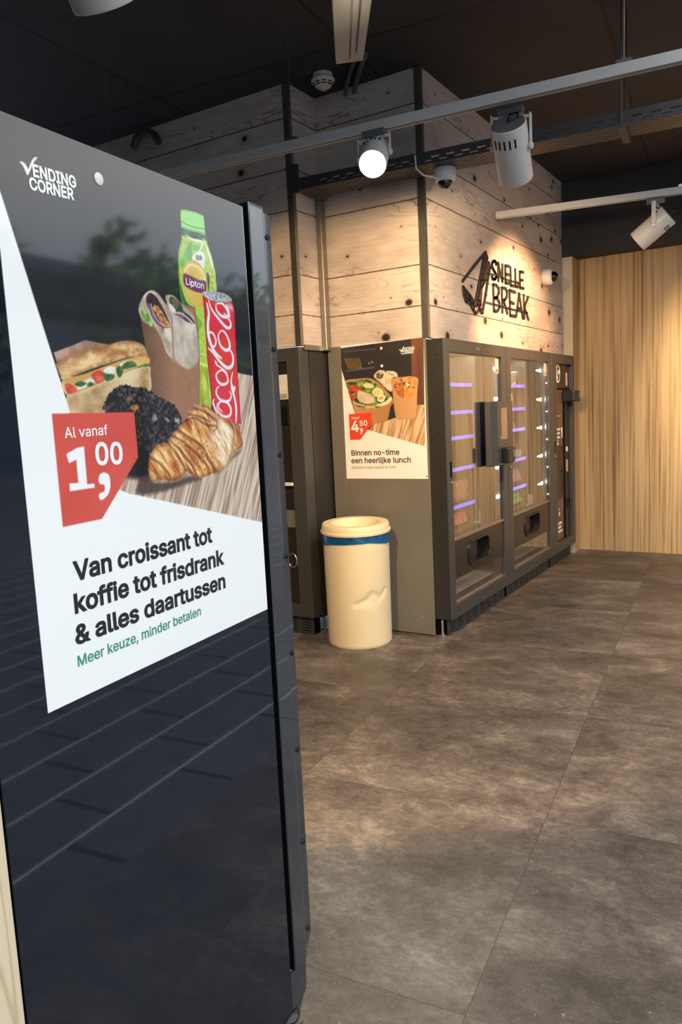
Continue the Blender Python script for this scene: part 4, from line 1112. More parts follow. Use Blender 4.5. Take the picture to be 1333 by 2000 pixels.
gs_.box(1.3648, 1.3654, B0 - .004, B0 + .022, .1365, 1.835)
gs_.build('gap_seal', M_black, near)
MB(bp).box(1.366, 1.4575, B0 + .031, B0 + .74, .14, 1.829).build('door', M_greydark, near)
for z_ in (1.782, 1.549, 1.321, 1.094, .870, .639, .410, .190):
    s_ = MB(bp).lathe((1.443, B0 + .001, z_), (0, -1, 0), [(.0058, 0), (.0062, .0012), (.0052, .0032), (.0026, .0036), (.0024, .0018)], 14).build('screw', M_blackplastic, near, True)
ft = MB(bp)
ft.lathe((1.375, B0 + .03, 0), (0, 0, 1), [(.028, 0), (.03, .006), (.022, .016), (.01, .02), (.009, .062)], 18)
ft.build('levelling_foot', M_blackplastic, near, True)
fb_ = MB(bp)
fb_.box(1.38, 1.432, B0 + .02, B0 + .028, .004, .05)
fb_.box(1.395, 1.398, B0 + .012, B0 + .02, .02, .046)
fb_.box(1.408, 1.411, B0 + .012, B0 + .02, .012, .046)
fb_.build('foot_bracket', M_greydark, near)
ft2 = MB(bp)
ft2.lathe((.71, B0 + .06, 0), (0, 0, 1), [(.028, 0), (.03, .006), (.01, .02), (.009, .062)], 18)
ft2.build('levelling_foot', M_blackplastic, near, True)
P1 = paint_one()
T1 = [(v[0], v[1], v[2], v[3], v[4], v[5] * .62) for k, v in T.items() if not k.startswith('b_') and k not in ('t2', 't4')]
po = poster_mesh('poster', P1, 601.6, 827.6, (.748, B0, .9964), (1, 0, 0), (0, 0, 1), (0, -1, 0), T1, near, bp)
tag(po, 'printed poster with bottle, red can, wrap, cookie and croissant')
pc = D['plug1'][0]
MB(bp).lathe((.748 + pc[0] / 1000, B0 - .0012, .9964 + pc[1] / 1000), (0, -1, 0), [(.0095, 0), (.0095, .001), (.007, .002)], 20).build('plug', M_white, po, True)

# pine board at the very left edge
tag(MB().prism([AW(.36, B0 + .002, 0), AW(.6575, B0 + .002, 0), AW(.6575, B0 + .05, 0), AW(.36, B0 + .05, 0)], (0, 0, 1.95)).build('wooden_board', M_pine, bev=.002), 'raw pale pine board at the bottom left edge beside the near dark machine', 'board')


# ------------------------------------------------------------------ vending wall
def rrect(cx, cz, w, h, r, n=6):
    out = []
    for (sx, sz, a0) in ((1, 1, 0), (-1, 1, 90), (-1, -1, 180), (1, -1, 270)):
        for k in range(n + 1):
            a = math.radians(a0 + 90 * k / n)
            out.append((cx + sx * (w / 2 - r) + r * math.cos(a), cz + sz * (h / 2 - r) + r * math.sin(a)))
    return out


def plate_hole(mb, x0, x1, z0, z1, y, loop, depth):
    outer = [mb.v(p) for p in ((x0, y, z0), (x1, y, z0), (x1, y, z1), (x0, y, z1))]
    inner = [mb.v((a, y, b)) for a, b in loop]
    es = [mb.bm.edges.new((outer[i], outer[(i + 1) % 4])) for i in range(4)]
    n = len(inner)
    es += [mb.bm.edges.new((inner[i], inner[(i + 1) % n])) for i in range(n)]
    r = bmesh.ops.triangle_fill(mb.bm, use_beauty=True, edges=es)
    back = [mb.v((a, y + depth, b)) for a, b in loop]
    for i in range(n):
        mb.f([inner[i], inner[(i + 1) % n], back[(i + 1) % n], back[i]])
    mb.f(back)
    bk = [mb.v(p) for p in ((x0, y + .004, z0), (x1, y + .004, z0), (x1, y + .004, z1), (x0, y + .004, z1))]
    for i in range(4):
        mb.f([outer[i], bk[i], bk[(i + 1) % 4], outer[(i + 1) % 4]])


YD = 1.86
Z0D, Z1D = .104, 1.815


def grille(o, x0, x1, y, parent, cols, axis='x'):
    g_ = MB(o)
    holes = []
    w_ = (x1 - x0) / cols
    for c_ in range(cols):
        for r_ in range(5):
            holes.append((x0 + c_ * w_ + .025, x0 + (c_ + 1) * w_ - .012, .016 + r_ * .016, .022 + r_ * .016))
    g_.frame(x0, x1, .003, .1, y, y + .006, holes)
    g_.mi = 1
    g_.box(x0, x1, y + .012, y + .016, .003, .1)
    return g_.build('kick_grille', [M_grille, M_black], parent)


def small_text(o, s, p, w, cap, parent, name, m, ux=Vector((1, 0, 0)), n=Vector((0, -1, 0)), off=0.0):
    mb = MB(o)
    put_text(mb, s, Vector(p), ux, Vector((0, 0, 1)), w, cap, off, n * .0008)
    return mb.build(name, m, parent)


def glass_machine(label, x0, x1, gx0, gx1, sx, seed):
    """glass-fronted snack machine: hollow cabinet, framed glass door, hatch panel, low window, grille"""
    o = Vector(((x0 + x1) / 2, YD, 0))
    t = thing('vending_machine', label, 'vending machine', o)
    sd = x0 + .006 if seed != 1 else 4.195
    c = MB(o)
    c.box(sd, sd + .02, 1.968, 2.655, .1, 1.818)
    c.box(x1 - .026, x1 - .006, 1.968, 2.655, .1, 1.818)
    c.box(sd + .02, x1 - .026, 1.968, 2.655, 1.79, 1.818)
    c.box(sd + .02, x1 - .026, 1.968, 2.655, .1, .13)
    c.build('cabinet', M_greydark, t)
    b = MB(o)
    b.box(sd + .021, x1 - .027, 2.63, 2.654, .131, 1.789)
    b.build('back_lining', M_int, t)
    d = MB(o)
    d.frame(x0, x1, Z0D, Z1D, YD, YD + .095, [(gx0, gx1, .19, 1.735)])
    door = d.build('door', M_grey, t, bev=.004)
    MB(o).box(gx0 + .001, gx1 - .001, YD + .016, YD + .022, .6, 1.734).build('glass_pane', M_glass, door)
    MB(o).box(gx0 + .001, gx1 - .001, YD + .016, YD + .022, .191, .343).build('low_pane', M_glass, door)
    hp = MB(o)
    loop = rrect(sx, .466, .36, .15, .05)
    plate_hole(hp, gx0 + .001, gx1 - .001, .344, .588, YD + .010, loop, .11)
    hatch = hp.build('hatch_panel', M_panel, door)
    tb = MB(o)
    lp = [(a, YD + .008, b_) for a, b_ in loop]
    tb.tube(lp + [lp[0]], .0075, 8)
    tb.build('hatch_rim', M_blackplastic, hatch, True)
    fp = MB(o)
    fp.prism([(a, YD + .05, b_) for a, b_ in rrect(sx - .055, .466, .245, .148, .045)], (0, .006, 0))
    fp.build('hatch_flap', M_panel, hatch)
    MB(o).box(gx0 + .001, gx1 - .001, YD + .002, YD + .03, .588, .6).build('sill_strip', M_steel, door)
    MB(o).box(gx1 - .016, gx1 - .001, YD + .024, YD + .06, .601, 1.733).build('side_strip', M_steel, door)
    MB(o).box(gx0 + .001, gx1 - .001, YD + .002, YD + .03, .191, .2).build('lower_sill', M_steel, door)
    # low compartment tray behind the lower window
    lt = MB(o)
    lt.box(sd + .022, x1 - .028, 1.97, 2.6, .19, .2)
    lt.build('bottom_tray', M_traylight, t)
    grille(o, x0 + .02, x1 - .025, 1.90, t, 8)
    MB(o).box(x0 + .015, x1 - .02, 1.918, 2.6, .004, .099).build('base', M_black, t)
    MB(o).box(sd + .04, x1 - .05, 1.975, 2.0, 1.765, 1.788).build('light_strip', M_ledsoft, t)
    small_text(o, 'FAS', ((x0 + x1) / 2 - .03, YD, 1.765), .06, .02, door, 'maker_mark', M_steel, off=.01)
    # key lock and grip slot on the hinge side
    MB(o).box(x0 + .035, x0 + .058, YD - .0015, YD, .985, 1.082).build('grip_recess', M_black, door)
    MB(o).lathe((x0 + .045, YD, .955), (0, -1, 0), [(.012, 0), (.012, .006), (.008, .008)], 16).build('lock', M_chrome, door, True)
    st = MB(o)
    st.box(gx1 - .085, gx1 - .018, YD + .0145, YD + .0155, 1.625, 1.728)
    sk = st.build('sticker', M_pinklabel, door)
    for k in range(3):
        MB(o).box(gx1 - .075, gx1 - .028, YD + .0138, YD + .0144, 1.634 + k * .008, 1.638 + k * .008).build('print_line', M_panel, sk)
    MB(o).box(gx0 + .012, gx0 + .05, YD + .0145, YD + .0155, 1.64, 1.70).build('amber_mark', M_amber, door)
    return t, o, door


def shelf(o, t, x0, x1, y0, z, m=None):
    s = MB(o)
    s.box(x0, x1, y0 + .008, 2.6, z - .012, z - .006)
    sh_ = s.build('shelf', M_shelf, t)
    MB(o).box(x0, x1, y0, y0 + .006, z - .022, z + .002).build('shelf_light', m or M_purple, sh_)


# first glass machine, next to the side sheet with the lunch poster
m1, o1, d1 = glass_machine('first glass-fronted snack machine from the left, with the payment console between the doors', 4.21, 5.275, 4.285, 5.18, 4.70, 1)
SHZ = [1.565, 1.383, 1.214, 1.004, .752]
for z_ in SHZ:
    shelf(o1, m1, 4.24, 5.03, 2.02, z_, M_purple2)
MB(o1).box(4.24, 5.03, 2.0, 2.6, .575, .59).build('lower_shelf', M_shelf, m1)
MB(o1).box(5.035, 5.043, 2.0, 2.6, .6, 1.75).build('divider', M_int, m1)
MB(o1).box(5.06, 5.2, 2.05, 2.4, .56, .66).build('delivery_box', M_white, m1)
for z_ in (1.66, 1.45, 1.2, .972, .762):
    MB(o1).lathe((5.150, YD + .045, z_), (0, -1, 0), [(.013, 0), (.013, .004), (.009, .008)], 14).build('led', M_ledglint, d1, True)
cs = MB(o1)
cs.prism([(4.835, 1.86, 1.0), (4.84, 1.825, 1.0), (4.90, 1.795, 1.0), (5.205, 1.795, 1.0), (5.205, 1.86, 1.0)], (0, 0, .434))
con = cs.build('payment_console', M_grey, m1, bev=.004)
MB(o1).box(4.97, 5.08, 1.792, 1.795, 1.175, 1.388).build('display', M_amber, con)
MB(o1).lathe((4.935, 1.795, 1.19), (0, -1, 0), [(.011, 0), (.011, .006), (.006, .008)], 14).build('lock', M_chrome, con, True)
rd = MB(o1).box(4.965, 5.105, 1.745, 1.794, 1.015, 1.12).build('card_reader', M_blackplastic, con, bev=.008)
MB(o1).box(5.055, 5.097, 1.7435, 1.745, 1.055, 1.1).build('screen', M_screen, rd)
MB(o1).lathe((5.18, 1.795, 1.014), (0, -1, 0), [(.010, 0), (.010, .006), (.006, .008)], 14).build('key_button', M_chrome, con, True)
# outer side sheets with the lunch poster
sp = MB(o1)
sp.box(4.191, 4.1945, 1.968, 2.655, .006, 1.8235)
sp.box(4.186, 4.1905, 2.56, 2.655, .006, 1.8235)
side1 = sp.build('side_sheet', M_taupe, m1)
for y_, z_ in ((1.99, 1.0), (2.54, .94), (1.985, .12), (1.985, .065), (2.05, .12), (2.045, .04)):
    MB(o1).lathe((4.191, y_, z_), (-1, 0, 0), [(.005, 0), (.004, .002)], 12).build('screw', M_chrome, side1, True)
dsd = MB(o1)
dsd.box(4.2, 4.2085, YD + .01, 1.9675, .11, 1.812)
dsd.build('door_side', M_greydark, m1)
for z_ in (1.72, 1.49, 1.26, 1.03, .8, .57, .34):
    MB(o1).lathe((4.2, 1.905, z_), (-1, 0, 0), [(.005, 0), (.004, .002)], 10).build('screw', M_blackplastic, m1, True)
MB(o1).lathe((4.225, 1.935, 0), (0, 0, 1), [(.022, 0), (.022, .012), (.01, .016), (.01, .1)], 16).build('levelling_foot', M_chrome, m1, True)
P2 = paint_two()
T2 = [(v[0], v[1], v[2], v[3], v[4], v[5] * .62) for k, v in T.items() if k.startswith('b_') and k != 'b_t4']
POSTER_MATS[0] = M_print2
po2 = poster_mesh('poster', P2, 602, 841, (4.1905, 2.584, .984), (0, -1, 0), (0, 0, 1), (-1, 0, 0), T2, m1, o1)
tag(po2, 'printed poster with a salad bowl and wraps')
for n_ in ('b_plug1', 'b_plug2'):
    pc = D[n_][0]
    MB(o1).lathe((4.1892, 2.584 - pc[0] / 1000, .984 + pc[1] / 1000), (-1, 0, 0), [(.009, 0), (.009, .001), (.007, .002)], 16).build('plug', M_white, po2, True)

# second glass machine
m2, o2, d2 = glass_machine('second glass-fronted snack machine, between the payment console and the narrow end machine', 5.285, 6.385, 5.375, 6.305, 5.835, 2)
for z_ in [1.56, 1.38, 1.217, .978, .755]:
    shelf(o2, m2, 5.32, 6.10, 2.0, z_)
MB(o2).box(5.32, 6.10, 2.0, 2.6, .575, .59).build('lower_shelf', M_shelf, m2)
MB(o2).box(6.103, 6.111, 1.99, 2.6, .59, 1.75).build('divider', M_int, m2)
MB(o2).box(6.13, 6.33, 2.02, 2.4, .56, .64).build('delivery_box', M_white, m2)
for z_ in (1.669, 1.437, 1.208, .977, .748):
    for k_, (dx_, r_) in enumerate(((0, .015), (-.042, .010), (-.074, .0075), (-.104, .005))):  # largest dot is the LED; smaller ones imitate its repeated reflections in the glass
        MB(o2).lathe((6.222 + dx_, YD + .048, z_), (0, -1, 0), [(r_, 0), (r_, .004), (r_ * .7, .007)], 14).build('led', M_ledglint, d2, True)
    MB(o2).lathe((6.292, YD + .022, z_ - .1), (0, -1, 0), [(.006, 0), (.004, .004)], 10).build('led', M_ledglint, d2, True)  # glowing dot added for the LED's reflection on the aluminium edge

# narrow end machine
o3 = Vector((6.745, YD, 0))
m3 = thing('vending_machine', 'narrow machine at the right end of the row with a round white emblem', 'vending machine', o3)
MB(o3).box(6.4, 7.085, 1.968, 2.655, .1, 1.818).build('cabinet', M_greydark, m3)
MB(o3).box(6.41, 7.06, 1.918, 2.6, .004, .099).build('base', M_black, m3)
grille(o3, 6.41, 7.055, 1.90, m3, 6)
dd = MB(o3)
dd.frame(6.395, 7.09, Z0D, Z1D, YD, YD + .095, [(6.524, 7.015, .19, 1.735)])
d3 = dd.build('door', M_grey, m3, bev=.004)
MB(o3).box(6.525, 7.014, YD + .03, YD + .05, .191, 1.734).build('inner_panel', M_panel, d3)
MB(o3).box(6.818, 6.832, YD + .02, YD + .0295, .191, 1.51).build('divider_groove', M_black, d3)
MB(o3).box(6.525, 7.014, YD + .022, YD + .0295, 1.518, 1.528).build('rail', M_black, d3)
small_text(o3, 'FAS', (6.76, YD, 1.765), .055, .018, d3, 'maker_mark', M_steel, off=.01)
em = MB(o3)
em.prism([(6.665 + .068 * math.cos(a), YD + .0285, 1.655 + .082 * math.sin(a)) for a in [i * math.pi / 16 for i in range(32)]], (0, .0012, 0))
emb = em.build('round_emblem', M_paper, d3)
g_ = MB(o3)
for pl_ in ([(-.03, .03), (-.005, .055), (.022, .035)], [(-.02, .0), (.0, -.02), (.012, -.045)], [(.03, -.005), (.022, -.04), (.0, -.06), (-.012, -.05)], [(-.012, .04), (-.02, .01)]):
    g_.tube([(6.665 + a, YD + .0283, 1.655 + b) for a, b in pl_], .006, 6)
g_.build('emblem_glyph', M_panel, emb)
MB(o3).box(6.91, 6.965, YD + .0285, YD + .0299, 1.55, 1.665).build('sticker', M_pinklabel, d3)
up = MB(o3).box(6.53, 6.80, YD + .0285, YD + .0299, 1.03, 1.512).build('coffee_print', M_brownposter, d3)
for k_, (w_, z_) in enumerate(((.16, 1.165), (.15, 1.13), (.15, 1.095), (.08, 1.066), (.1, 1.04))):
    MB(o3).box(6.555, 6.555 + w_, YD + .0278, YD + .0284, z_, z_ + .018).build('print_line', M_paper, up)
MB(o3).box(6.58, 6.74, YD + .0278, YD + .0284, 1.288, 1.291).build('print_line', M_paper, up)
cp_ = MB(o3)
cp_.prism([(6.745, YD + .0275, 1.185), (6.79, YD + .0275, 1.185), (6.78, YD + .0275, 1.095), (6.755, YD + .0275, 1.095)], (0, .0008, 0))
cp_.build('printed_cup', M_paper, up)
sl_ = MB(o3)
plate_hole(sl_, 6.53, 6.80, .57, 1.02, YD + .026, [(6.585, .615), (6.755, .615), (6.755, .825), (6.585, .825)], .14)
sl_.build('cup_bay', M_panel, d3)
lw = MB(o3).box(6.53, 6.80, YD + .0285, YD + .0299, .2, .56).build('lower_print', M_brownposter, d3)
for k_, (x_, w_) in enumerate(((6.585, .15), (6.605, .11), (6.58, .17))):
    MB(o3).box(x_, x_ + w_, YD + .0278, YD + .0284, .335 - k_ * .036, .356 - k_ * .036).build('print_line', M_paper, lw)
ic = MB(o3)
ic.lathe((6.66, YD + .0284, .43), (0, -1, 0), [(.018, 0), (.018, .0008)], 16)
ic.lathe((6.66, YD + .0284, .47), (0, -1, 0), [(.011, 0), (.011, .0008)], 16)
ic.build('printed_icon', M_paper, lw)
rd3 = MB(o3)
rd3.box(6.78, 6.99, 1.78, YD + .029, 1.405, 1.505)
rdo = rd3.build('card_reader', M_blackplastic, d3, bev=.012)
MB(o3).box(6.93, 6.975, 1.7785, 1.78, 1.43, 1.49).build('screen', M_screen, rdo)
MB(o3).lathe((6.92, YD + .0299, .985), (0, -1, 0), [(.025, 0), (.025, .006), (.02, .008)], 20).build('coin_return', M_white, d3, True)
MB(o3).box(6.90, 6.945, YD + .026, YD + .0299, .785, .89).build('coin_label', M_cream, d3)
hd = MB(o3)
hd.lathe((6.94, YD + .0299, .48), (0, -1, 0), [(.03, 0), (.03, .008), (.015, .012)], 18)
hd.box(6.932, 6.948, YD + .005, YD + .02, .465, .54)
hd.build('door_latch', M_blackplastic, d3, bev=.002)
MB(o3).box(6.45, 6.468, YD - .0015, YD, .985, 1.082).build('grip_recess', M_black, d3)
MB(o3).lathe((6.45, YD, .955), (0, -1, 0), [(.013, 0), (.013, .006), (.008, .008)], 16).build('lock', M_chrome, d3, True)

# machine set back in the left bay, facing out of the bay
o4 = Vector((3.885, 3.12, 0))
m4 = thing('vending_machine', 'dark machine set back in the bay between the near machine and the white waste bin', 'vending machine', o4)
MB(o4).box(3.99, 4.6, 2.672, 3.57, .1, 1.818).build('cabinet', M_greydark, m4)
MB(o4).box(3.93, 3.985, 2.69, 3.55, .004, .099).build('base', M_black, m4)


def mapx(p):
    return Vector((3.885 + (p[1] - YD), 2.672 + (p[0]), p[2]))


class MX(MB):
    def v(self, p):
        return MB.v(self, mapx(p))


fr4 = MX(o4)
fr4.frame(0, .9, .12, 1.818, YD, YD + .1, [(.1, .82, .205, 1.735)])
d4 = fr4.build('door', M_grey, m4, bev=.004)
MX(o4).box(.101, .819, YD + .02, YD + .03, .206, 1.734).build('black_panel', M_panel, d4)
q4 = MX(o4).box(.112, .2, YD + .0185, YD + .0199, 1.508, 1.66).build('sticker', M_paper, d4)
for k_ in range(3):
    MX(o4).box(.122, .19, YD + .0178, YD + .0184, 1.515 + k_ * .01, 1.519 + k_ * .01).build('print_line', M_panel, q4)
MX(o4).box(.105, .2, YD + .002, YD + .0199, 1.35, 1.46).build('coin_unit', M_blackplastic, d4, bev=.006)
MX(o4).box(.112, .2, YD + .0165, YD + .0199, .70, .81).build('label_plate', M_taupe, d4)
hb = MX(o4)
hb.box(.085, .25, YD - .03, YD - .012, .968, .99)
hb.box(.2, .22, YD - .012, YD + .0199, .97, .988)
hb.build('bar_handle', M_white, d4, bev=.006)
rg = MX(o4)
rg.tube([(.145 + .034 * math.cos(a), YD + .012, .485 + .045 * math.sin(a)) for a in [i * 2 * math.pi / 20 for i in range(21)]], .006, 8)
rg.build('ring_pull', M_steel, d4, True)
g4 = MX(o4)
g4.frame(.02, .88, .003, .115, YD + .03, YD + .036, [(.04 + c_ * .11, .115 + c_ * .11, .022 + r_ * .018, .028 + r_ * .018) for c_ in range(7) for r_ in range(5)])
g4.build('kick_grille', M_grille, m4)
MB(o4).lathe((4.05, 2.70, 0), (0, 0, 1), [(.02, 0), (.02, .01), (.008, .014), (.008, .1)], 14).build('levelling_foot', M_chrome, m4, True)


# ------------------------------------------------------------------ goods inside the machines
def bottle(loc, r, h, mliq, mcap, label, group, tilt=0.0):
    b = MB()
    b.lathe((0, 0, 0), (0, 0, 1), [(r * .8, 0), (r, .006), (r, h * .3), (r * .93, h * .36), (r, h * .42), (r, h * .62), (r * .75, h * .74), (r * .36, h * .86), (r * .36, h * .9)], 16)
    ob = b.build('drink_bottle', mliq, None, True)
    tag(ob, label, 'bottle', group)
    c = MB()
    c.lathe((0, 0, h * .9), (0, 0, 1), [(r * .42, 0), (r * .42, h * .08), (r * .36, h * .1)], 14)
    c.build('cap', mcap, ob, True)
    ob.location = loc
    ob.rotation_euler = (tilt, 0, 0)
    return ob


M_redb = mat('red_drink', (206, 92, 76), .15, var=.2, nscale=30)
M_redcap = mat('red_cap', (216, 70, 56), .3)
M_greenb = mat('green_drink', (128, 206, 92), .15, var=.25, nscale=30)
M_greencap = mat('green_cap', (150, 206, 120), .3)
M_pinkcan = mat('mauve_wrapper', (176, 128, 156), .25, var=.25, nscale=50)
M_clear = mat('clear_tub', (196, 190, 178), .15, var=.2, nscale=60)
M_brownfood = mat('brown_filling', (150, 110, 70), .5, var=.4, nscale=40)
M_yellowpk = mat('yellow_pack', (214, 190, 110), .4, var=.2, nscale=30)
M_blur = mat('orange_pack', (196, 120, 86), .4, var=.3, nscale=20)

src = bottle((4.55, 2.06, .604), .032, .12, M_redb, M_redcap, 'red drink bottles on the lowest shelf of the first glass-fronted machine', 'red bottles', -.35)
for k_ in range(1, 6):
    copy_thing(src, (4.55 + k_ * .074, 2.06, .604), src.rotation_euler, 'red drink bottles on the lowest shelf of the first glass-fronted machine', 'red bottles')
pk = MB()
pk.rings([[(-.035, -.004, 0), (.035, -.004, 0), (.035, .004, 0), (-.035, .004, 0)], [(-.037, -.02, .03), (.037, -.02, .03), (.037, .02, .03), (-.037, .02, .03)], [(-.036, -.018, .12), (.036, -.018, .12), (.036, .018, .12), (-.036, .018, .12)], [(-.037, -.003, .15), (.037, -.003, .15), (.037, .003, .15), (-.037, .003, .15)]])
pk0 = pk.build('snack_pack', M_blur, None, bev=.004)
tag(pk0, 'orange snack packs on the shelf above the red bottles', 'snack pack', 'orange snack packs')
pk0.location = (4.52, 2.07, .76)
for k_ in range(1, 6):
    copy_thing(pk0, (4.52 + k_ * .09, 2.07, .76), (0, 0, 0), 'orange snack packs on the shelf above the red bottles', 'orange snack packs')

src = bottle((5.80, 2.05, .604), .030, .122, M_greenb, M_greencap, 'green drink bottles on the lowest shelf of the second glass-fronted machine', 'green bottles', -.35)
for k_ in range(1, 5):
    copy_thing(src, (5.80 + k_ * .066, 2.05, .604), src.rotation_euler, 'green drink bottles on the lowest shelf of the second glass-fronted machine', 'green bottles')
wr = MB()
wr.lathe((0, 0, 0), (0, 0, 1), [(.004, 0), (.026, .012), (.029, .05), (.029, .09), (.024, .118), (.004, .13)], 14)
w0 = wr.build('wrapped_bar', M_pinkcan, None, True)
tag(w0, 'mauve wrapped bars on the shelf above the green bottles', 'snack bar', 'mauve bars')
w0.location = (5.825, 2.05, .774)
w0.rotation_euler = (-.35, 0, 0)
for k_ in range(1, 5):
    copy_thing(w0, (5.825 + k_ * .062, 2.05, .774), w0.rotation_euler, 'mauve wrapped bars on the shelf above the green bottles', 'mauve bars')
tb_ = MB()
tb_.lathe((0, 0, 0), (0, 0, 1), [(.03, 0), (.036, .045), (.039, .046), (.039, .052), (.03, .058)], 18)
t0_ = tb_.build('clear_tub', M_clear, None, True)
tag(t0_, 'round clear tubs on the middle shelf of the second glass-fronted machine', 'tub', 'clear tubs')
t0_.location = (5.82, 2.06, .983)
for k_ in range(1, 4):
    copy_thing(t0_, (5.82 + k_ * .079, 2.06, .983), (0, 0, 0), 'round clear tubs on the middle shelf of the second glass-fronted machine', 'clear tubs')


def wedge(loc, label, rot, m=None):
    w = MB()
    w.prism([(-.06, -.03, 0), (.06, -.03, 0), (-.06, -.03, .11)], (0, .06, 0))
    ob = w.build('sandwich_pack', m or M_paper, None, bev=.004)
    f = MB()
    f.prism([(-.05, -.034, .006), (.046, -.034, .006), (-.05, -.034, .094)], (0, .003, 0))
    f.build('filling_window', M_brownfood, ob)
    tag(ob, label, 'sandwich')
    ob.location = loc
    ob.rotation_euler = (0, 0, rot)


wedge((5.97, 2.09, 1.388), 'white sandwich pack on the second shelf from the top of the second machine', .3)
wedge((5.98, 2.09, 1.225), 'white sandwich pack on the third shelf from the top of the second machine', -.2, M_white)
wedge((5.92, 2.10, 1.0425), 'white sandwich pack tilted on top of the clear tubs', .1)
cup_ = MB()
cup_.lathe((0, 0, 0), (0, 0, 1), [(.028, 0), (.04, .085), (.043, .086), (.043, .094), (.036, .1)], 20)
cc_ = cup_.build('dessert_cup', M_white, None, True)
tag(cc_, 'white dessert cup on the top shelf of the second machine', 'cup')
cc_.location = (5.98, 2.06, 1.566)
lb_ = MB()
lb_.lathe((0, 0, .02), (0, 0, 1), [(.0325, 0), (.0385, .045)], 20, False, False)
lb_.build('yellow_label', M_yellowpk, cc_, True)

# ------------------------------------------------------------------ waste bin
ob_ = Vector((3.935, 2.36, 0))
bn = thing('waste_bin', 'white round waste bin with dented front standing against the grey side of the machine', 'waste bin', ob_)
bb = MB()
NB, NR = 120, 70
rs_ = []
ca_ = math.atan2(-2.36, -3.935)
cre = [(-.02, .275), (.05, .30), (.085, .338), (.115, .325), (.135, .300), (.165, .325), (.19, .345)]
for j in range(NR + 1):
    z_ = .69 * j / NR
    rr = .196 + .006 * (z_ / .69)
    if j == 0:
        rr = .19
    ring = []
    for i in range(NB):
        a = 2 * math.pi * i / NB
        da = (a - ca_ + math.pi) % (2 * math.pi) - math.pi
        s_ = da * .2
        dep = 0.0
        dd_ = 9.0
        for (s0, z0), (s1, z1) in zip(cre[:-1], cre[1:]):
            tt = max(0, min(1, ((s_ - s0) * (s1 - s0) + (z_ - z0) * (z1 - z0)) / ((s1 - s0) ** 2 + (z1 - z0) ** 2)))
            dd_ = min(dd_, math.hypot(s_ - s0 - tt * (s1 - s0), z_ - z0 - tt * (z1 - z0)))
        dep = .007 * math.exp(-(dd_ / .016) ** 2) + .007 * math.exp(-((s_ - .07) / .05) ** 2 - ((z_ - .29) / .035) ** 2)
        ring.append(((rr - dep) * math.cos(a), (rr - dep) * math.sin(a), z_))
    rs_.append(ring)
bb.rings(rs_, True, False)
bb.build('body', M_binw, bn, True)
lr = MB()
rs_ = []
for j in range(7):
    ring = []
    for i in range(90):
        a = 2 * math.pi * i / 90
        lowz = .632 + .010 * math.sin(2 * a + .5) + .003 * math.sin(5 * a)
        z_ = lowz + (.70 - lowz) * j / 6
        r_ = .2065 + .0016 * math.sin(9 * a + j + 2 * math.sin(3 * a)) + .0012 * math.sin(23 * a + 2 * j)
        ring.append((r_ * math.cos(a), r_ * math.sin(a), z_))
    rs_.append(ring)
lr.rings(rs_, False, False)
lr.build('bin_liner', M_liner, bn, True)
ld = MB()
ld.lathe((0, 0, 0), (0, 0, 1), [(.2, .0), (.213, -.002), (.2155, .006), (.2135, .014), (.2075, .018), (.2055, .045), (.199, .054), (.17, .056), (.150, .052), (.135, .03), (.12, .004), (.03, -.003)], 64, False, True)
lo_ = ld.build('lid', M_binw, bn, True)
lo_.location = (0, 0, .692)
lo_.rotation_euler = (.022, -.03, 0)


# ------------------------------------------------------------------ lettered wall sign
def strokes(mb, pts, w, y0, y1):
    for (a, b) in zip(pts[:-1], pts[1:]):
        a, b = Vector((a[0], a[1])), Vector((b[0], b[1]))
        d = (b - a)
        an = math.atan2(d.y, d.x)
        out = []
        for k in range(7):
            q = an + math.pi / 2 + math.pi * k / 6
            out.append((a.x + w / 2 * math.cos(q), y0, a.y + w / 2 * math.sin(q)))
        for k in range(7):
            q = an - math.pi / 2 + math.pi * k / 6
            out.append((b.x + w / 2 * math.cos(q), y0, b.y + w / 2 * math.sin(q)))
        mb.prism(out, (0, y1 - y0, 0))


os_ = Vector((5.4, 1.9495, 2.24))
sg = thing('wall_sign', 'dark raised sign reading SNELLE BREAK with a line-drawn sandwich on the boarded wall', 'sign', os_)
em_ = MB(os_)
for pl_ in D['emblem']:
    strokes(em_, pl_, .0175, 1.9375, 1.9485)
em_.build('sandwich_emblem', M_sign, sg)
groups = []
prev = None
rule_mb = []
for ch, pl_ in D['letters']:
    if ch == 'rule':
        mb_ = MB(os_)
        strokes(mb_, pl_, .012, 1.9405, 1.947)
        mb_.build('rule', M_sign, sg)
cells = [('S', [0]), ('N', [1, 2, 3]), ('E', [4, 5]), ('L', [6]), ('L', [7]), ('E', [8, 9]), ('B', [10, 11, 12]), ('R', [13, 14, 15]), ('E', [16, 17]), ('A', [18, 19]), ('K', [20, 21])]
for ch, ids in cells:
    mb_ = MB(os_)
    for i_ in ids:
        pl_ = D['letters'][i_][1]
        if ch == 'S':
            pl_ = [tuple(p) for p in spline(pl_, False, 4)]
        strokes(mb_, pl_, .021, 1.9405, 1.9485)
    mb_.build('letter', M_sign, sg)


# ------------------------------------------------------------------ dome cameras
def dome(label, at, n, look, r=.063):
    at, n = Vector(at), Vector(n).normalized()
    t = thing('dome_camera', label, 'camera', at)
    MB(at).lathe(at + n * .0005, n, [(r * .94, 0), (r, .006), (r, r * .75), (r * .93, r * .98), (r * .72, r * 1.12)], 32).build('housing', M_white, t, True)
    s = MB(at)
    c = at + n * r * 1.02 + Vector(look) * r * .25
    prof = [(r * .66 * math.cos(a), r * .72 * math.sin(a)) for a in [i * math.pi / 2 / 8 for i in range(9)]]
    s.lathe(c, (n + Vector(look) * .4), prof, 28)
    s.build('dome', M_dome, t, True)
    return t, at


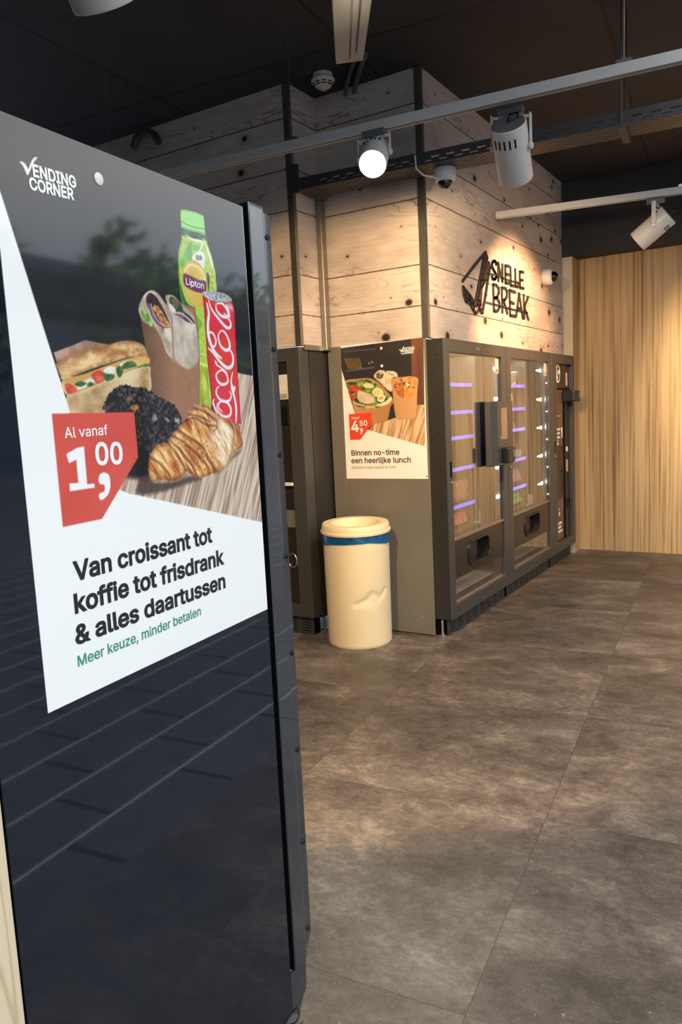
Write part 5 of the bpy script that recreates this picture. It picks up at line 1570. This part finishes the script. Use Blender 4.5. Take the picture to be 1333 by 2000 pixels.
cm1, ca1 = dome('white dome camera hanging under the cable tray beside the lit spotlight', (4.10, 1.775, 2.719), (0, 0, -1), (-.2, -.1, 0))
cb_ = MB(ca1)
cb_.tube([AW(4.115, 1.50, 2.775), AW(4.10, 1.49, 2.70), AW(4.12, 1.455, 2.665), AW(4.2, 1.40, 2.66)], .005, 8)
cb_.build('cable', M_white, cm1, True)
cm2, ca2 = dome('white dome camera on the boarded wall right of the sign', (6.50, 1.9495, 2.445), (0, -1, 0), (.45, -.1, -.05), .066)

# ------------------------------------------------------------------ ceiling fittings
def rail(label, p0, p1, clips):
    p0, p1 = Vector(p0), Vector(p1)
    d = (p1 - p0).normalized()
    s = Vector((d.y, -d.x, 0))
    t = thing('track_rail', label, 'lighting track', p0)
    r = MB(p0)
    w, h = .020, .044
    prof = [(-w, 0), (-w, h), (w, h), (w, 0), (w - .005, 0), (w - .005, .02), (.004, .02), (.004, .03), (-.004, .03), (-.004, .02), (-w + .005, .02), (-w + .005, 0)]
    r.prism([p0 + s * a + Vector((0, 0, b)) for a, b in prof], p1 - p0)
    r.build('rail', M_rail, t)
    for q in clips:
        c = p0 + d * q + Vector((0, 0, .0442))
        k = MB(p0)
        k.obox(c + Vector((0, 0, .007)), (d, s, (0, 0, 1)), (.03, .018, .007))
        k.obox(c + Vector((0, 0, .018)), (d, s, (0, 0, 1)), (.008, .008, .005))
        kk = k.build('suspension_clip', M_steel, t)
        wv = MB(p0)
        wv.cyl(c + Vector((0, 0, .022)), (c.x, c.y, 3.329), .0016, 6)
        wv.build('wire', M_steel, kk)
    return t


rail('long grey lighting track crossing in front of the boarded corner, carrying two spotlights', AW(3.47, .06, 2.7), AW(3.47, 3.6, 2.7), [.30, 1.84, 3.0])
R2A, R2B = Vector((5.33, 1.93, 2.7)), Vector((5.62, .46, 2.7))
rail('lighting track at the right, starting at the boarded wall above the sign', R2A, R2A + (R2B - R2A) * 1.22, [1.2])


def spot(label, railpt, top, d, L, r, power, cone, blend, lit=False, yoke=(1, 0, 0), stem=False, col=WARM, aim=None, alongrail=None):
    """track spotlight: barrel, rear cap with cable, lens, yoke and rail adapter, with its own lamp inside"""
    top, d, railpt = Vector(top), Vector(d).normalized(), Vector(railpt)
    t = thing('spotlight', label, 'spotlight', railpt)
    o = railpt
    yk = Vector(yoke)
    yk = (yk - d * yk.dot(d)).normalized()
    b = MB(o)
    b.lathe(top, d, [(r * .94, .004), (r, .008), (r, L - .004), (r * .975, L), (r * .93, L), (r * .9, L - .03)], 40, False, False)
    sd = yk.cross(d).normalized()
    if sd.z < 0 and False:
        sd = -sd
    b.mi = 1
    for k in range(5):
        for sg_ in (1, -1):
            off = (k - 2) * .30
            nrm = (sd * sg_ * math.cos(off) + yk * math.sin(off))
            b.obox(top + d * L * .24 + nrm * r, (d, nrm.cross(d), nrm), (L * .075, .0035, .0012))
    bar = b.build('barrel', [M_lampw, M_black], t, True)
    MB(o).lathe(top, d, [(r * .55, 0), (r * .93, .001), (r * .93, .012)], 36).build('rear_cap', M_lampg, bar, True)
    MB(o).lathe(top + d * (L - .028), d, [(r * .88, 0), (r * .88, .004)], 36).build('lens', M_bulb if lit else M_lens, bar, True)
    piv = top + d * L * .42
    ytop = Vector((piv.x, piv.y, railpt.z - .038)) if not stem else Vector((piv.x, piv.y, top.z + .05))
    y = MB(o)
    hw = r + .010
    up = (ytop - piv)
    for sg_ in (1, -1):
        y.obox(piv + yk * hw * sg_ + up * .5, (up, yk, up.cross(yk)), (up.length / 2 + .012, .0025, .013))
        y.lathe(piv + yk * (hw - .008) * sg_, yk * sg_, [(.014, 0), (.014, .014), (.009, .018)], 16)
    y.obox(ytop, (yk, up.cross(yk), up), (hw + .002, .013, .0025))
    y.build('yoke', M_lampw, t)
    a = MB(o)
    al = Vector(alongrail) if alongrail else AW(0, 1, 0)
    if not stem:
        a.obox((ytop.x, ytop.y, railpt.z - .016), (al, Vector((al.y, -al.x, 0)), (0, 0, 1)), (.055, .0165, .0155))
        a.lathe((ytop.x, ytop.y, railpt.z - .0325), (0, 0, -1), [(.015, 0), (.015, .005)], 16)
    else:
        a.lathe((ytop.x, ytop.y, ytop.z), (0, 0, 1), [(.01, 0), (.01, 3.329 - ytop.z)], 12)
        a.lathe((ytop.x, ytop.y, 3.329), (0, 0, -1), [(.05, 0), (.05, .02), (.02, .024)], 20)
    a.build('adapter', M_lampg, t)
    cb = MB(o)
    e0 = top - d * .001
    side = yk * .05
    cb.tube([e0, e0 - d * .035 + yk * .01, e0 - d * .04 + side, Vector((ytop.x, ytop.y, ytop.z)) + yk * .03 - Vector((0, 0, .02)), Vector((ytop.x, ytop.y, ytop.z + .008)) + yk * .015], .0045, 8)
    cb.build('cable', M_blackplastic, t, True)
    li = bpy.data.lights.new('lamp', 'SPOT')
    li.energy = power
    li.color = col
    li.spot_size = math.radians(cone)
    li.spot_blend = blend
    li.shadow_soft_size = r * .6
    lo = bpy.data.objects.new('lamp', li)
    COL.objects.link(lo)
    lp = top + d * (L + .004)
    lo.location = lp - railpt
    q = (Vector(aim) - lp).normalized() if aim else d
    lo.rotation_euler = q.to_track_quat('-Z', 'Y').to_euler()
    lo.parent = t
    return t


spot('white spotlight on the long track with its grey back to us', AW(3.47, .82, 2.7), (3.375, 1.159, 2.615), (.688, .114, -.716), .26, .078, POWER['shelf'], 120, .35, yoke=AW(-.2, -1, 0), aim=(5.2, 2.0, .9), col=WARM)
spot('lit spotlight on the long track, its glowing lens facing us', AW(3.47, 1.46, 2.7), (3.345, 1.795, 2.633), (-.735, -.27, -.62), .17, .066, POWER['pool'], 74, .8, lit=True, yoke=AW(0, -1, 0), col=(1, .84, .60), aim=(1.35, .85, 0))
spot('white spotlight on the right-hand track, aimed down towards the sign', R2A + (R2B - R2A).normalized() * 1.05, (5.545, .835, 2.585), (.03, .80, -.58), .245, .072, POWER['sign'], 96, .5, yoke=(1, .15, 0), col=WARM2, aim=(5.75, 1.95, 1.86), alongrail=(R2B - R2A).normalized())
spot('white round spotlight cut off by the top left corner, above the near machine', (1.25, 1.38, 3.329), (1.205, 1.38, 2.575), (.62, .20, -.76), .26, .078, POWER['bin'], 88, .25, stem=True, col=(1, .63, .29), aim=(3.9, 2.25, .35))
spot('spotlight further along the right-hand track, washing the striped wall', R2A + (R2B - R2A).normalized() * 1.72, (5.66, .24, 2.62), (.75, .2, -.6), .25, .072, POWER['wash'], 100, .6, yoke=(.2, 1, 0), col=(1, .80, .54), aim=(7.31, -.1, 1.6), alongrail=(R2B - R2A).normalized())

# perforated cable tray
ot = AW(4.22, 1.2, 2.72)
ct = thing('cable_tray', 'dark perforated cable tray running under the ceiling past the boarded corner', 'cable tray', ot)
T0, T1 = .06, 2.262


class MT(MB):
    def v(self, p):
        return MB.v(self, AW(p[0], p[1], p[2]))


class MTB(MT):
    def v(self, p):
        return MT.v(self, (p[2], p[0], p[1]))


class MTS(MT):
    def v(self, p):
        return MT.v(self, (p[1], p[0], p[2]))


bt = MTB(ot)
hs = []
for rr_ in range(8):
    k_ = 0
    while True:
        a_ = T0 + .02 + k_ * .05 + (.025 if rr_ % 2 else 0)
        if a_ + .03 > T1 - .01:
            break
        hs.append((a_, a_ + .027, 4.135 + rr_ * .0225, 4.1415 + rr_ * .0225))
        k_ += 1
bt.frame(T0, T1, 4.12, 4.32, 2.72, 2.7215, hs)
sdp = []
for sx_ in (4.12, 4.3185):
    s_ = MTS(ot)
    hs = [(T0 + .03 + k_ * .085, T0 + .075 + k_ * .085, 2.748, 2.757) for k_ in range(int((T1 - T0 - .1) / .085))]
    hs += [(a + .04, b + .04, 2.733, 2.738) for a, b, _, _ in hs[:-1]]
    s_.frame(T0, T1, 2.72, 2.785, sx_, sx_ + .0015, hs)
    sdp.append(s_.build('side_wall', M_tray, ct))
bt.build('perforated_bottom', M_tray, ct)
MT(ot).box(4.09, 4.35, .42, .455, 2.70, 2.719).build('support_bar', M_tray, ct)
MT(ot).cyl((4.10, .438, 2.70), (4.10, .438, 3.329), .004, 8).build('hanger_rod', M_tray, ct)
MT(ot).cyl((4.34, .438, 2.70), (4.34, .438, 3.329), .004, 8).build('hanger_rod', M_tray, ct)
br_ = MT(ot)
br_.box(4.10, 4.118, 2.225, 2.262, 2.70, 2.86)
br_.box(4.10, 4.16, 2.245, 2.262, 2.84, 2.86)
br_.build('end_bracket', M_tray, ct)

# white linear luminaire, smoke detector, conduit and pipe stub
vd = Vector((R_ * ((673 - 666.5) / 1485.63) + D_ * ((371 - 1000) / 1485.63) + F_)).normalized()
fe = Vector((3.446, 1.976, 3.1))
wv_ = vd.cross(Vector((0, 0, 1))).normalized()
wv_ = (wv_ + Vector((0, 0, .075))).normalized()
nv = wv_.cross(vd).normalized()
lum = thing('linear_luminaire', 'white bar-shaped luminaire hanging from the ceiling at the top centre', 'luminaire', fe)
lm = MB(fe)
lm.obox(fe - vd * .8 + nv * .012, (vd, wv_, nv), (.8, .067, .011))
lm.build('housing', M_lampw, lum, bev=.004)
lm = MB(fe)
lm.obox(fe - vd * .82 - nv * .0005, (vd, wv_, nv), (.68, .0035, .001))
lm.build('groove', M_lampg, lum)
lm = MB(fe)
lm.obox(fe - vd * .9 + wv_ * .028 - nv * .0005, (vd, wv_, nv), (.62, .004, .001))
lm.build('contact_strip', M_chrome, lum)
for k_ in (.25, 1.35):
    c_ = fe - vd * k_ + nv * .024
    MB(fe).cyl(c_, (c_.x, c_.y, 3.329), .003, 8).build('hanger_wire', M_steel, lum)
sd_ = Vector((3.94, 2.44, 3.3295))
sm = thing('smoke_detector', 'cream round smoke detector on the dark ceiling by the bar luminaire', 'smoke detector', sd_)
MB(sd_).lathe(sd_, (0, 0, -1), [(.056, 0), (.058, .02), (.05, .024)], 32).build('base', M_ivory, sm, True)
s_ = MB(sd_)
s_.lathe(sd_ + Vector((0, 0, -.0245)), (0, 0, -1), [(.062, 0), (.068, .008), (.066, .024), (.045, .045), (.022, .056), (.016, .062)], 36)
s_.mi = 1
for k_ in range(10):
    a_ = k_ * math.pi / 5
    for h_, rr_ in ((.03, .0605), (.04, .052)):
        n_ = Vector((math.cos(a_), math.sin(a_), 0))
        s_.obox(sd_ + n_ * rr_ + Vector((0, 0, -.0245 - h_)), (n_.cross(Vector((0, 0, 1))), n_, (0, 0, 1)), (.013, .003, .0018))
s_.build('sensor_head', [M_ivory, M_black], sm, True)
cd = MB()
cd.tube([(3.84, 2.10, 3.31), (3.98, 2.22, 3.31), (4.12, 2.33, 3.305), (4.175, 2.37, 3.29)], .014, 10)
cd.tube([(3.84, 2.16, 3.31), (3.96, 2.27, 3.31), (4.10, 2.38, 3.305), (4.175, 2.43, 3.29)], .012, 10)
tag(cd.build('cable_conduit', M_lampg, None, True), 'pair of dark conduits running from the bar luminaire to the boarded wall', 'conduit')
ps = MB()
ps.tube([(3.84 + .02 * math.cos(a), 3.76 - .09 * math.cos(a), 3.2 + .085 * math.sin(a)) for a in [i * math.pi / 10 for i in range(11)]], .022, 10)
tag(ps.build('pipe_stub', M_tray, None, True), 'dark bent pipe stub at the ceiling edge above the left boarding', 'pipe')
